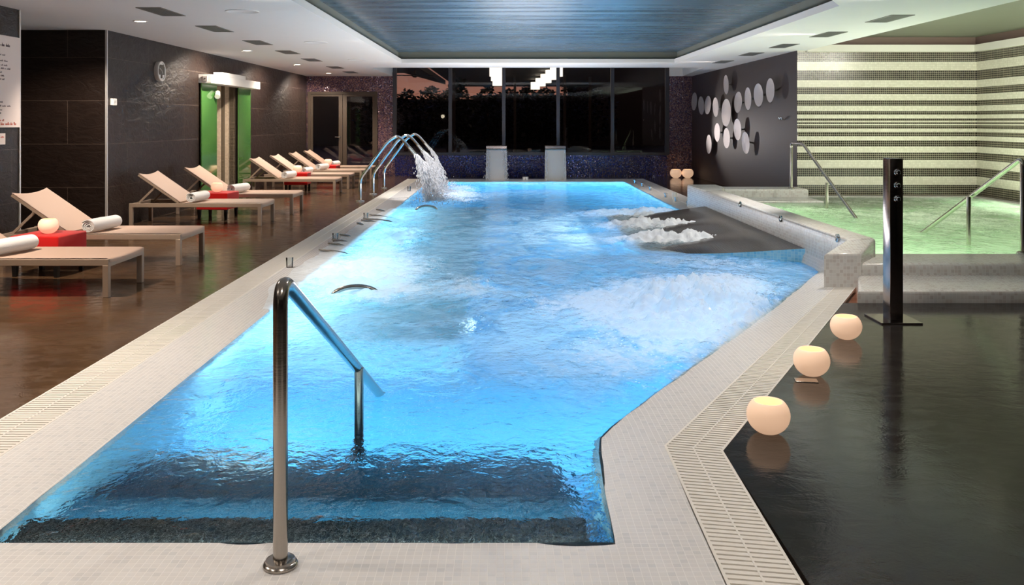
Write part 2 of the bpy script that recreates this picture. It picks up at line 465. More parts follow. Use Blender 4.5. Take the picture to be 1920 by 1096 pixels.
b.box(5.05, XS, YS - .08, YS, 2.585, 2.70); b.box(XS - .08, XS, 8.0, YS, 2.585, 2.70)
struct(b.build('trim_1', M['frieze'], smooth=0))
b = MB(); b.box(5.05, 5.10, -4, YS, H + .08, 2.83)
b.box(5.05, XS, YS - .03, YS, 2.70, 2.83); b.box(XS - .03, XS, 8.0, YS, 2.70, 2.83)
struct(b.build('trim_2', simple('brown_cove', srgb(112, 92, 84), .6), smooth=0))

b = MB()   # left wall: poster wall, alcove, main run with a shower niche
b.box(XL - .15, XL, -4, 9.37, 0, H)
b.box(-8.2, XL, 11.43, 11.55, 0, H)
b.box(XL - .15, XL, 11.55, 15.67, 0, H); b.box(XL - .15, XL, 16.95, YB + .1, 0, H)
b.box(XL - .15, XL, 15.67, 16.95, 2.13, H)
struct(b.build('wall_left', M['slate'], smooth=0))
b = MB(); b.box(-8.3, -8.2, 9.2, 11.6, 0, H); b.box(-8.2, XL - .15, 9.2, 9.3, 0, H)
struct(b.build('wall_alcove', M['slate'], smooth=0))
b = MB()
b.box(XL - .16, XL + .012, 9.36, 9.385, 0, H); b.box(XL - .012, XL + .012, 11.415, 11.44, 0, H)
struct(b.build('trim_3', M['silver_trim'], smooth=0))
b = MB()   # back wall
gx = [(XL, -5.14, 0, 2.2), (XL, -2.87, 2.2, H + .1), (-3.32, -2.87, 0, 2.2)]
for x0, x1, a, c in gx: b.box(x0, x1, YB, YB + .15, a, c, 0)
b.box(-2.87, 4.25, YB, YB + .15, 0, .545, 1)
b.box(4.25, XR, YB, YB + .15, 0, H + .0, 0)
struct(b.build('wall_back', [M['glitter'], M['glitter_blue']], smooth=0))
b = MB(); b.box(4.25, 4.8, YB, YB + .15, H, 3.7); b.box(-3.03, -2.87, YB, YB + .15, H + .1, 3.7); b.box(-2.87, 4.25, YB, YB + .15, 3.35, 3.7)
struct(b.build('wall_well', M['soffit'], smooth=0))
b = MB(); b.box(XR, XR + .15, YS + .02, YB + .1, 0, H + .05)
struct(b.build('wall_right', M['brown_wall'], smooth=0))
b = MB(); b.box(XR + .002, XS, YS, YS + .15, -.1, 2.95); b.box(XS, XS + .15, -4, YS + .15, -.1, 2.95)
struct(b.build('wall_spa', M['stripe'], smooth=0))
b = MB(); b.box(-8.2, XS, -4.15, -4, 0, 2.95)
struct(b.build('wall_rear', M['slate'], smooth=0))
b = MB(); b.box(-8.3, -8.2, -4, 9.3, 0, H)
struct(b.build('wall_side', M['slate'], smooth=0))

# window
wx = [-2.87, -1.42, -.02, 1.40, 2.82, 4.25]
b = MB()
for i, x in enumerate(wx):
    w = .045 if 0 < i < 5 else .05
    b.box(x - w, x + w, YB - .02, YB + .07, .56, 3.35)
b.box(-2.92, 4.30, YB - .03, YB + .08, .545, .615); b.box(-2.92, 4.30, YB - .02, YB + .07, 3.29, 3.36)
win = struct(b.build('window_1', M['window_metal'], smooth=0))
for i in range(5):
    b = MB(); b.box(wx[i] + .045, wx[i + 1] - .045, YB + .02, YB + .03, .61, 3.3)
    b.build('pane', M['glass'], win, smooth=0)
# glazed double door
b = MB()
b.box(-5.14, -5.07, YB - .03, YB + .1, 0, 2.2); b.box(-3.39, -3.32, YB - .03, YB + .1, 0, 2.2); b.box(-5.07, -3.39, YB - .03, YB + .1, 2.14, 2.2)
door = struct(b.build('door_1', M['door_metal'], smooth=0))
for x0, x1, wl, wr in ((-5.07, -4.235, .06, .10), (-4.225, -3.39, .10, .06)):
    b = MB()
    b.box(x0, x0 + wl, YB, YB + .06, .01, 2.14); b.box(x1 - wr, x1, YB, YB + .06, .01, 2.14)
    b.box(x0 + wl, x1 - wr, YB, YB + .06, .01, .12); b.box(x0 + wl, x1 - wr, YB, YB + .06, 2.08, 2.14)
    lf = b.build('door_leaf', M['door_metal'], door, smooth=0)
    b = MB(); b.box(x0 + wl, x1 - wr, YB + .025, YB + .035, .12, 2.08); b.build('pane', M['glass'], lf, smooth=0)
b = MB(); b.tube([(-4.30, YB, 1.02), (-4.30, YB - .06, 1.02), (-4.42, YB - .06, 1.02)], .012, fillet=.03); b.lathe([(0, 0), (.03, 0), (.03, .012), (0, .012)], 20, M=Matrix.Translation((-4.30, YB, 1.02)) @ Matrix.Rotation(R(90), 4, 'X'))
tag(b.build('door_handle', M['chrome'], door), 'chrome door handle')

# ------------------------------------------------------------------ pool
WL = [(-1.775, 3.0), (-.70, 3.0), (.375, 3.0), (.392, 3.5), (.408, 3.82), (.432, 3.99), (.50, 4.14), (1.20, 5.33), (2.0, 6.69), (2.6, 7.71), (3.0, 8.40), (3.03, 8.6), (3.03, 13.44), (2.87, 13.5), (2.87, 21.1), (-1.82, 21.1)]
OL = [(-2.14, .9, 0), (-.7, .9, 0), (.655, .9, 0), (.685, 3.2, 0), (.70, 3.72, 0), (.70, 3.86, 0), (.735, 3.92, 0), (1.45, 5.16, 0), (2.24, 6.53, 0), (2.85, 7.58, 0), (3.06, 7.86, .04), (3.08, 8.3, .13), (3.08, 13.44, .13), (3.15, 13.5, 0), (3.15, 21.9, 0), (-2.14, 21.9, 0)]
def inset(d):
    return [(w[0] + (w[0] - o[0]) * d / max(math.hypot(w[0] - o[0], w[1] - o[1]), 1e-6), w[1] + (w[1] - o[1]) * d / max(math.hypot(w[0] - o[0], w[1] - o[1]), 1e-6)) for w, o in zip(WL, OL)]
pool = empty('swimming_pool', (0, 8, -.0))
tag(pool, 'large lit blue swimming pool with white mosaic edge and angled corner', 'swimming pool')
pool.location = (0, 0, 0)
WZ = -.015
n = len(WL)
b = MB(); vs = []; fs = []
ins = inset(.025)
for k in range(n):
    w, o, q = Vector(WL[k]), Vector(OL[k][:2]), ins[k]
    d = (o - w); L = d.length; d = d / L
    oz = OL[k][2]
    vs.append((q[0], q[1], -.075))
    vs.append((w[0], w[1], WZ))
    p = w + d * min(.09, L * .5); vs.append((p.x, p.y, -.003 + oz * .5))
    vs.append((o.x, o.y, oz)); vs.append((o.x, o.y, -.3))
for k in range(n):
    j = (k + 1) % n
    for q in range(4): fs.append((k * 5 + q, k * 5 + q + 1, j * 5 + q + 1, j * 5 + q))
b.add(vs, [f[::-1] for f in fs]); b.build('coping', M['coping'], pool, smooth=40)
b = MB(); vs = []; fs = []
for k in range(n): vs += [(ins[k][0], ins[k][1], -.07), (ins[k][0], ins[k][1], -1.3)]
for k in range(n):
    j = (k + 1) % n; fs.append((k * 2, j * 2, j * 2 + 1, k * 2 + 1))
b.add(vs, [f[::-1] for f in fs], 0); b.add([(p[0], p[1], -1.3) for p in ins], [tuple(range(n))], 1)
b.build('basin', [M['pool_tile'], M['pool_floor']], pool, smooth=0)
b = MB()   # entry steps
for i in range(5):
    b.box(-1.83, .30, 2.95 + .34 * i, 2.95 + .34 * (i + 1), -1.3, -.13 - .19 * i, 0 if i < 1 else 1)
b.build('entry_steps', [M['black_mosaic'], M['depth_tint_mosaic']], pool, smooth=0)
b = MB()   # submerged bench along one side
b.box(-1.84, -.28, 6.2, 15.2, -1.3, -.42, bev=.03)
bench = b.build('bench', M['pool_tile'], pool, smooth=0)
# dark rolling ledge next to the hot tub
b = MB(); NXL, NYL = 26, 60; vs = []; fs = []
def ledge_z(x, y):
    t = (3.07 - x) / 1.55
    z = .13 - .16 * t - .02 * t * t
    z += -.05 * t * (1 - math.cos((y - 10.0) * 2 * PI / 1.55)) * .8
    return z
for i in range(NXL + 1):
    for j in range(NYL + 1):
        t = i / NXL; x = 3.07 - 1.55 * t
        y0 = 8.95 + .95 * t; y1 = 13.45 - .15 * t
        y = y0 + (y1 - y0) * j / NYL
        vs.append((x, y, ledge_z(x, y)))
for i in range(NXL):
    for j in range(NYL):
        a = i * (NYL + 1) + j; fs.append((a, a + 1, a + NYL + 2, a + NYL + 1))
b.add(vs, fs)
side = [i * (NYL + 1) for i in range(NXL + 1)] + [NXL * (NYL + 1) + j for j in range(1, NYL + 1)]
sv = [vs[i] for i in side] + [(vs[i][0], vs[i][1], -1.3) for i in side]; m = len(side)
b.add(sv, [(i, i + 1, m + i + 1, m + i) for i in range(m - 1)], 1)
b.build('massage_ledge', [M['ledge_mosaic'], M['pool_tile']], pool, smooth=60)
for (x, y, z, rx) in ((-.275, 6.9, -.62, 'X'), (.6, 21.15, -.5, 'Y'), (2.2, 21.15, -.5, 'Y')):
    b = MB()
    Mx = Matrix.Translation((x, y, z)) @ (Matrix.Rotation(R(90), 4, 'Y') if rx == 'X' else Matrix.Rotation(R(90), 4, 'X'))
    b.lathe([(0, .01), (.10, .01), (.12, .02), (.13, .0)], 24, M=Mx)
    b.build('underwater_lamp', M['pool_lamp'], pool)

# water surface
FOAM = [  # x, y, sx, sy, foam, height, milk
    (1.55, 7.0, .50, .62, 1.25, .13, .3), (1.25, 6.2, .50, .55, 1.0, .04, .4), (.75, 6.9, .55, .5, .8, .02, .4), (1.95, 7.8, .45, .5, .7, .04, .3), (.8, 5.4, .7, .7, .30, 0, .5), (1.0, 8.0, .6, .6, .4, 0, .4),
    (2.3, 8.9, .55, .35, .50, .02, .5), (1.5, 9.2, .7, .5, .35, .0, .5), (.7, 5.3, .5, .5, .28, 0, .4),
    (2.35, 10.55, .50, .30, 1.1, .08, .2), (1.85, 10.65, .45, .26, 1.0, .07, .2), (2.3, 12.0, .55, .36, 1.15, .09, .2), (1.75, 12.1, .5, .34, 1.0, .06, .2), (2.3, 13.55, .5, .45, 1.0, .08, .2), (1.7, 13.7, .5, .4, .8, .05, .2),
    (-1.40, 8.3, .42, .75, 1.25, .06, .2), (-1.05, 7.5, .36, .45, 1.0, .02, .2), (-1.36, 10.9, .30, .75, 1.15, .07, .2), (-.85, 8.8, .35, .7, .5, 0, .2), (-1.3, 9.6, .3, .6, .55, .0, .2),
    (-1.55, 13.0, .15, .9, .4, .0, .1), (-1.85, 8.6, .14, .9, .6, 0, .3), (-1.85, 11.0, .12, 1.6, .5, 0, .3),
    (-1.0, 15.9, .33, .45, 1.1, .07, .2), (-1.0, 17.3, .35, .55, 1.1, .07, .2), (-.95, 18.8, .35, .6, 1.0, .06, .2), (-.6, 17.0, .6, 1.0, .45, 0, .2),
    (.35, 20.4, .75, .45, .85, 0, .3), (.55, 18.0, .5, .7, .45, 0, .3), (1.35, 20.6, .4, .35, .6, 0, .2),
    (.6, 13.3, .9, .7, .38, 0, .3), (.2, 11.3, .7, .8, .34, 0, .3), (1.2, 11.0, .5, .7, .34, 0, .3), (-.28, 7.6, .22, .5, .62, .03, .3),
]
def sstep(a, c, x):
    t = min(max((x - a) / (c - a), 0), 1); return t * t * (3 - 2 * t)
def water_fields(x, y):
    f = 0.0; h = 0.0; mk = (.58 + .18 * sstep(-.9, .5, x)) * sstep(4.0, 6.2, y) * (1 - .75 * sstep(14.2, 16.0, y))
    for cx, cy, sx, sy, a, hh, ml in FOAM:
        e = ((x - cx) / sx) ** 2 + ((y - cy) / sy) ** 2
        if e < 9:
            g = math.exp(-e * .8); f += a * g; h += hh * g; mk += ml * g
    return f, h, mk
def xbounds(y):
    xl = -1.775 - .045 * (y - 3) / 18.1 - .05 - .17 * sstep(6.6, 7.6, y) * (1 - sstep(12.6, 14.6, y)) * (1 + .25 * noise.noise(Vector((0, y * 2.3, 4))))
    pts = WL[2:12]
    if y >= 13.5: xr = 2.87
    elif y >= 8.6: xr = 3.03
    else:
        xr = .375
        for p, q in zip(pts, pts[1:]):
            if p[1] <= y <= q[1] + 1e-9: xr = p[0] + (q[0] - p[0]) * (y - p[1]) / max(q[1] - p[1], 1e-6)
    return xl, xr + .06
def build_water(name, ys, nx, bounds, wz, fields, mat, seed):
    vs = []; fs = []; fo = []; mi = []
    for y in ys:
        xl, xr = bounds(y)
        for i in range(nx + 1):
            x = xl + (xr - xl) * i / nx
            f, h, mk = fields(x, y)
            p = Vector((x * 1.0, y * .8, seed))
            tur = .6 * noise.fractal(p * 5.5, 1.0, 2.0, 3) + .55 * noise.fractal(p * 15.0, .8, 2.0, 3)
            w = .009 * noise.noise(Vector((x * 2.2, y * 1.6, seed + 3))) + .004 * noise.noise(Vector((x * 6, y * 4.2, seed)))
            lim = min(sstep(0, .12, x - xl), sstep(0, .12, xr - x))
            z = wz + (w + h * (.75 + .9 * tur) + min(f, 1.0) * .012 * tur) * lim
            if name == 'pool_water' and 6.7 < y < 14.4 and x < -1.70:      # foam washing over the level edge
                k = min(max((-1.70 - x) / .10, 0), 1)
                z = max(z, wz + k * (.019 + .012 * max(tur, 0))); f = max(f, 1.25 * k)
            vs.append((x, y, z)); fo.append(min(f, 1.4)); mi.append(min(mk, 1.0))
    for j in range(len(ys) - 1):
        for i in range(nx):
            a = j * (nx + 1) + i; fs.append((a, a + 1, a + nx + 2, a + nx + 1))
    b = MB(); b.add(vs, fs); o = b.build(name, mat, smooth=0)
    o.data.polygons.foreach_set('use_smooth', [True] * len(o.data.polygons))
    for nm, dat in (('foam', fo), ('milk', mi)):
        at = o.data.attributes.new(nm, 'FLOAT', 'POINT'); at.data.foreach_set('value', dat)
    return o
def m_water(name, tint, milk_col, foam_col, foam_scale=1.0):
    t = NT(name); p = t.pos()
    fa = t.n('ShaderNodeAttribute', attribute_name='foam').outputs['Fac']; mk = t.n('ShaderNodeAttribute', attribute_name='milk').outputs['Fac']
    n1 = t.noise(t.scale(p, (1, .55, 1)), 3.0, 6, .62, .8); n2 = t.noise(t.scale(p, (1, .7, 1)), 13.0, 5, .62, .6)
    n3 = t.noise(t.scale(p, (1, .8, 1)), 7.0, 4, .55, .5)
    wave = t.math('ADD', n3, t.math('MULTIPLY', t.noise(p, 24, 3, .5), .35))
    nm = t.bump(wave, .75, .03)
    foam = t.math('ADD', fa, t.math('MULTIPLY', t.math('SUBTRACT', t.math('ADD', t.math('MULTIPLY', n1, .5), t.math('MULTIPLY', n2, .5)), .5), 2.2))
    foam = t.maprange(t.math('MULTIPLY', foam, t.math('MINIMUM', t.math('MULTIPLY', fa, 4.0), 1.0)), .30, .95, 0, .88)
    vo = t.n('ShaderNodeTexVoronoi'); t.l(t.scale(p, (1, .8, 1)), vo.inputs['Vector']); vo.inputs['Scale'].default_value = 34; vo.inputs['Randomness'].default_value = 1.0
    dots = t.math('MULTIPLY', t.math('LESS_THAN', vo.outputs['Distance'], .24), t.maprange(t.math('ADD', fa, t.math('MULTIPLY', t.math('SUBTRACT', n1, .5), 1.2)), .22, .5))
    foam = t.math('MAXIMUM', foam, t.math('MULTIPLY', dots, .9))
    milk = t.math('MULTIPLY', mk, t.maprange(t.noise(t.scale(p, (.7, .5, 1)), 2.6, 6, .6, 1.2), .3, .68, .25, 1.45), clamp=True)
    rf = t.n('ShaderNodeBsdfRefraction'); rf.inputs['IOR'].default_value = 1.33; rf.inputs['Roughness'].default_value = 0.0
    rf.inputs['Color'].default_value = tint; t.l(nm, rf.inputs['Normal'])
    def cloudy(col, k):
        d = t.n('ShaderNodeBsdfDiffuse'); d.inputs[0].default_value = col
        tr = t.n('ShaderNodeBsdfTranslucent'); tr.inputs[0].default_value = col
        m = t.n('ShaderNodeMixShader'); m.inputs[0].default_value = k; t.l(d.outputs[0], m.inputs[1]); t.l(tr.outputs[0], m.inputs[2])
        return m.outputs[0]
    def mix(f, a, c):
        m = t.n('ShaderNodeMixShader'); t.setv(m, 0, f); t.l(a, m.inputs[1]); t.l(c, m.inputs[2]); return m.outputs[0]
    sh = mix(milk, rf.outputs[0], cloudy(milk_col, .65))
    sh = mix(foam, sh, cloudy(foam_col, .4))
    fr = t.n('ShaderNodeFresnel'); fr.inputs[0].default_value = 1.33; t.l(nm, fr.inputs['Normal'])
    gl = t.n('ShaderNodeBsdfGlossy'); gl.inputs['Roughness'].default_value = .03; t.l(nm, gl.inputs['Normal'])
    sh = mix(t.math('MULTIPLY', fr.outputs[0], t.math('SUBTRACT', 1.0, t.math('MULTIPLY', foam, .8))), sh, gl.outputs[0])
    return t.done(sh)
M['water'] = m_water('pool_water', (.76, .95, .98, 1), (.66, .86, .97, 1), (.92, .95, .98, 1))
M['tub_water'] = m_water('tub_water', (.86, 1, .90, 1), (.86, .93, .82, 1), (.93, .95, .88, 1))
ys = []; y = 2.94
while y < 21.16:
    ys.append(y); y += .012 + .0034 * (y - 2.9)
ys.append(21.16)
w = build_water('pool_water', ys, 190, xbounds, WZ, water_fields, M['water'], 1.7)
tag(w, 'turbulent bright blue water with white foam filling the swimming pool', 'water', kind='stuff')

# ------------------------------------------------------------------ drain grates
def grate(name, inner, outer, label, pitch=.031, drop=.018):
    b = MB()
    ip = [Vector((*p, 0)) for p in inner]; op = [Vector((*p, 0)) for p in outer]
    for a, c, e, f in zip(ip, ip[1:], op, op[1:]):
        L = ((c - a).length + (f - e).length) / 2; k = max(1, round(L / pitch))
        dv = Vector((0, 0, -drop))
        for i in range(k):
            t0 = (i + .16) / k; t1 = (i + .84) / k
            A, B, C, D = a.lerp(c, t0), a.lerp(c, t1), e.lerp(f, t1), e.lerp(f, t0)
            b.add([A, B, C, D, A + dv, B + dv, C + dv, D + dv], [(0, 1, 2, 3), (0, 4, 5, 1), (1, 5, 6, 2), (2, 6, 7, 3), (3, 7, 4, 0)], 0)
        up = Vector((0, 0, .001))
        for s0, s1 in ((-.0, .045), (.485, .515), (.955, 1.0)):
            b.add([a.lerp(e, s0) + up, c.lerp(f, s0) + up, c.lerp(f, s1) + up, a.lerp(e, s1) + up, a.lerp(e, s0) + dv, c.lerp(f, s0) + dv, c.lerp(f, s1) + dv, a.lerp(e, s1) + dv],
                  [(0, 1, 2, 3), (0, 4, 5, 1), (2, 6, 7, 3)], 0)
        d2 = Vector((0, 0, -.05))
        b.add([a + d2, c + d2, f + d2, e + d2], [(0, 1, 2, 3)], 1)
    o = b.build(name, [M['grate'], M['channel']], smooth=0)
    return tag(o, label, 'drain')
grate('drain_grate', [(-2.14, .9), (-2.14, 21.9)], [(-2.41, .9), (-2.41, 21.9)], 'long straight cream drain grating beside the row of loungers')
grate('drain_grate', [(.655, .9), (.70, 3.86), (2.85, 7.58)], [(.88, .9), (.944, 3.80), (3.02, 7.56)], 'angled cream drain grating bending round the pool corner beside candle globes')
b = MB(); b.box(3.15, 3.45, 13.5, 21.9, -.3, .004, bev=.004)
b.build('edge_strip', M['coping'], pool, smooth=0)

# ------------------------------------------------------------------ hot tub
tub = empty('hot_tub', (0, 0, 0))
tag(tub, 'raised white mosaic hot tub filled with green water beside the swimming pool', 'hot tub')
b = MB()
b.prism([(3.06, 7.87), (3.35, 7.95), (3.35, 13.6), (3.06, 13.46)], -.28, .37, bev=.03, seg=3)
b.prism([(2.745, 7.56), (3.065, 7.56), (3.35, 7.96), (3.06, 7.88)], -.28, [.288, .285, .365, .37], bev=.025, seg=3)
b.prism([(3.06, 13.46), (3.35, 13.6), (3.55, 14.2), (3.55, 14.73), (3.06, 14.73)], -.28, .37, bev=.03, seg=3)
b.prism([(3.5, 14.2), (4.9, 14.2), (4.9, 14.726), (3.5, 14.726)], -.28, .335, bev=.03, seg=3)
b.prism([(3.35, 13.5), (4.9, 13.5), (4.9, 14.22), (3.45, 14.22)], -.28, .205, bev=.02)
XQ = XS - .004
b.prism([(3.055, 7.57), (XQ, 7.57), (XQ, 8.18), (3.055, 8.18)], -.28, .20, bev=.05, seg=4)
b.prism([(4.85, 14.5), (XQ, 14.5), (XQ, 14.726), (4.85, 14.726)], -.28, .19, bev=.02)
b.prism([(7.72, 8.1), (XQ, 8.1), (XQ, 14.726), (7.72, 14.726)], -.28, .19, bev=.02)
b.build('rim', M['tub'], tub, smooth=40)
b = MB(); b.prism([(2.765, 6.89), (XQ, 6.89), (XQ, 7.6), (3.05, 7.6)], 0, .10, bev=.03, seg=3)
b.build('step', M['tub'], tub, smooth=40)
b = MB()
tp = [(3.33, 8.1), (7.75, 8.1), (7.75, 14.55), (3.5, 14.55), (3.33, 13.55)]
k = len(tp); b.add([(x, y, .1) for x, y in tp] + [(x, y, -.8) for x, y in tp], [(i, (i + 1) % k, k + (i + 1) % k, k + i) for i in range(k)] + [tuple(range(k, 2 * k))])
b.box(3.33, 7.75, 13.2, 14.55, -.8, -.25); b.box(7.0, 7.75, 8.1, 13.2, -.8, -.25)
b.build('basin', M['tub_tile'], tub, smooth=0)
for px, py in ((1388, 383), (1464, 410), (1570.5, 446)):
    Y = 3.055 * 1650 / (px - 946); z = 1.42 - (py - 228) * Y / 1650
    b = MB(); b.lathe([(0, .012), (.022, .012), (.026, .022), (.036, .018), (.04, 0)], 20, M=Matrix.Translation((3.062, Y, z)) @ Matrix.Rotation(R(-90), 4, 'Y'))
    b.build('jet_nozzle', M['chrome'], tub)
TF = [(5.4, 11.5, 1.1, 1.2, .62, .0, .3), (6.4, 9.6, .9, .8, .55, 0, .3), (6.9, 12.6, .8, .8, .5, 0, .3), (4.2, 12.6, .5, .5, .55, .01, .1), (5.6, 13.8, 1.2, .4, .5, 0, .2)]
def tub_fields(x, y):
    f = 0; mk = .42 if x > 4.3 else .42 * sstep(3.4, 4.6, x)
    h = 0
    for cx, cy, sx, sy, a, hh, ml in TF:
        g = math.exp(-.8 * (((x - cx) / sx) ** 2 + ((y - cy) / sy) ** 2)); f += a * g; h += hh * g; mk += ml * g
    return f, h, mk
w = build_water('hot_tub_water', [8.12 + 6.42 * i / 150 for i in range(151)], 110, lambda y: (3.33 + max(0, y - 13.5) * .15, 7.74), .175, tub_fields, M['tub_water'], 9.1)
tag(w, 'pale green churning water filling the raised hot tub', 'water', kind='stuff')

# ------------------------------------------------------------------ handrails
def flange(b, x, y, z, r=.055):
    b.lathe([(0, 0), (r, 0), (r, .006), (r * .93, .012), (r * .86, .014), (r * .84, .02), (r * .6, .024), (0, .024)], 32, M=Matrix.Translation((x, y, z)))
def handrail(label, base, top_z, end, post, post_z, flat=0.0, r=.0235, fil=.09):
    t = tag(empty('pool_handrail', base), label, 'handrail')
    bx = Vector(base); L = lambda p: (p[0] - bx.x, p[1] - bx.y, p[2] - bx.z)
    pts = [(base[0], base[1], base[2]), (base[0], base[1], top_z)]
    if flat: pts.append(tuple(Vector((base[0], base[1], top_z)) + (Vector((end[0] - base[0], end[1] - base[1], 0)).normalized() * flat)))
    pts.append(end)
    b = MB(); b.tube([L(p) for p in pts], r, 20, fillet=fil, fseg=12); b.build('rail', M['rail'], t, smooth=50)
    b = MB(); b.tube([L((post[0], post[1], post_z)), L((post[0], post[1], -.3 if base[2] < .1 else -.2))], r * .92, 20); b.build('post', M['rail'], t, smooth=50)
    b = MB(); flange(b, 0, 0, 0); b.build('flange', M['rail'], t, smooth=30)
    return t
handrail('thick steel handrail standing on white tiles and sloping into the swimming pool', (-.718, 2.82, 0), .925, (-.655, 4.66, -.03), (-.668, 4.04), .29, fil=.11)
handrail('steel handrail sloping into the hot tub behind the shower post, beside the striped corner', (4.80, 8.15, .198), 1.09, (4.70, 9.98, .13), (4.71, 8.93), .66)
handrail('steel handrail on the hot tub ledge where dark wall meets striped wall', (4.65, 14.27, .333), 1.075, (4.56, 11.38, .15), (4.595, 12.55), .55, flat=.62, fil=.08)

# ------------------------------------------------------------------ loungers
def lounger(label, x, y):
    """origin at the foot end centre on the floor; runs towards -x"""
    t = tag(empty('sun_lounger', (x, y, 0)), label, 'sun lounger', 'sun loungers along the slate wall')
    L, Wd, Hs = 1.80, .66, .31; hw = Wd / 2
    b = MB()
    for sgn in (-1, 1): b.box(-L, 0, sgn * hw - .022, sgn * hw + .022, Hs - .055, Hs - .002, bev=.004)
    b.box(-L, -L + .04, -hw, hw, Hs - .055, Hs - .006, bev=.004); b.box(-.045, 0, -hw, hw, Hs - .065, Hs - .02, bev=.004)
    b.box(-1.14, -1.10, -hw, hw, Hs - .05, Hs - .012)
    b.build('frame', M['frame'], t, smooth=0)
    for lx in (-L + .024, -.024):
        for sgn in (-1, 1):
            b = MB(); b.box(lx - .024, lx + .024, sgn * hw - .024, sgn * hw + .024, 0, Hs - .05, bev=.004); b.build('leg', M['frame'], t, smooth=0)
    # seat sling: sags a little across, rolls over the end bar
    b = MB(); vs = []; fs = []; prof = []
    for i in range(15): prof.append((-1.13 + 1.10 * i / 14, Hs + .004))
    prof += [(-.012, Hs + .002), (.002, Hs - .006), (.006, Hs - .022)]
    nw = 8
    for (px, pz) in prof:
        for k in range(nw + 1):
            u = k / nw * 2 - 1
            vs.append((px, u * (hw + .004), pz - .012 * (1 - u * u)))
    for i in range(len(prof) - 1):
        for k in range(nw):
            a = i * (nw + 1) + k; fs.append((a, a + nw + 1, a + nw + 2, a + 1))
    m0 = len(vs); vs += [(p[0], p[1], p[2] - .006) for p in vs]; fs += [tuple(m0 + q for q in f)[::-1] for f in fs]
    b.add(vs, fs); b.build('seat_sling', M['sling'], t, smooth=50)
    # raised back
    piv = Vector((-1.13, 0, Hs + .005)); tip = Vector((-1.68, 0, Hs + .385)); d = tip - piv
    b = MB()
    for sgn in (-1, 1): b.beam(piv + Vector((0, sgn * (hw - .012), 0)), tip + Vector((0, sgn * (hw - .012), 0)), .026, .03)
    b.beam(piv + Vector((0, -hw + .01, 0)), piv + Vector((0, hw - .01, 0)), .024, .024)
    b.beam(piv + d * .62 + Vector((0, -hw + .01, -.03)), piv + d * .62 + Vector((0, hw - .01, -.03)), .024, .024)
    b.build('back_frame', M['frame'], t, smooth=0)
    b = MB(); vs = []; fs = []; nr = 14
    nrm = Vector((d.z, 0, -d.x)).normalized()
    for i in range(nr + 1):
        for k in range(nw + 1):
            u = k / nw * 2 - 1; tt = i / nr
            cut = .045 * (1 - u * u) if i == nr else (.04 * (1 - u * u) * max(0, (tt - .7) / .3))
            p = piv + d * (tt * (1.015) - cut) + Vector((0, u * (hw + .002), 0)) + nrm * (.022 - .014 * (1 - u * u))
            vs.append(p)
    for i in range(nr):
        for k in range(nw):
            a = i * (nw + 1) + k; fs.append((a, a + nw + 1, a + nw + 2, a + 1))
    m0 = len(vs); vs += [p - nrm * .006 for p in vs]; fs += [tuple(m0 + q for q in f)[::-1] for f in fs]
    b.add(vs, fs); b.build('back_sling', M['sling'], t, smooth=50)
    for sgn in (-1, 1):
        b = MB(); b.beam(piv + d * .60 + Vector((0, sgn * (hw - .04), -.012)), (-1.72, sgn * (hw - .04), Hs - .03), .016, .026); b.build('strut', M['frame'], t, smooth=0)
    return t
LY = [7.46, 9.04, 12.32, 13.90, 17.42, 18.92, 20.50, 22.0]
LX = [-3.20, -3.20, -3.31, -3.26, -3.28, -3.28, -3.27, -3.27]
LLAB = ['first from the poster', 'second from the poster', 'third from the poster, head beside the silver corner trim', 'fourth from the poster, head before the green shower panels',
        'fifth from the poster, just past the green shower', 'sixth from the poster, between two white towels', 'seventh from the poster', 'last in the row, against the glazed doors']
L0 = None
for i in range(8):
    lab = 'taupe sun lounger, ' + LLAB[i]
    if L0 is None: L0 = lounger(lab, LX[0], LY[0])
    else: dup(L0, (LX[i], LY[i], 0), 0, lab)

# rolled towels
def towel(label, x, y, z, rz):
    b = MB(); Lh = .235; r0 = .066; pts = []
    turns = 3.4; nn = 90
    # spiral strip with thickness, the rolled end shows the turns
    vs = []; fs = []
    for i in range(nn + 1):
        a = turns * 2 * PI * i / nn; r = .012 + (r0 - .012) * i / nn
        cx, cz = r * math.cos(a), r * math.sin(a) * .93
        for k in range(7):
            yy = -Lh + 2 * Lh * k / 6
            bulge = 1 + (.03 * math.sin(k * 2.1 + a)) - (.05 if k in (0, 6) else 0)
            vs.append((cx * bulge, yy + .012 * math.sin(a * 1.0 + i * .02) * (1 if k in (0, 6) else 0) + (.03 * (1 - i / nn) if k == 6 else (-.02 * (1 - i / nn) if k == 0 else 0)) * -1, cz * bulge))
    for i in range(nn):
        for k in range(6):
            a = i * 7 + k; fs.append((a, a + 1, a + 8, a + 7))
    m0 = len(vs); th = .0085
    for i in range(nn + 1):
        for k in range(7):
            p = Vector(vs[i * 7 + k]); q = Vector((p.x, 0, p.z)); q = q.normalized() * th if q.length > 1e-6 else Vector((th, 0, 0))
            vs.append((p.x + q.x, p.y, p.z + q.z))
    for i in range(nn):
        for k in range(6):
            a = m0 + i * 7 + k; fs.append((a, a + 7, a + 8, a + 1))
        for k in (0, 6):
            a = i * 7 + k; fs.append((a, a + 7, m0 + a + 7, m0 + a) if k == 0 else (a, m0 + a, m0 + a + 7, a + 7))
    for k in range(6):
        a = nn * 7 + k; fs.append((a, a + 1, m0 + a + 1, m0 + a))
    b.add(vs, fs)
    o = b.build('rolled_towel', M['towel'], smooth=60, loc=(x, y, z)); o.rotation_euler = (0, 0, rz)
    return tag(o, label, 'towel', 'rolled white towels on the loungers')
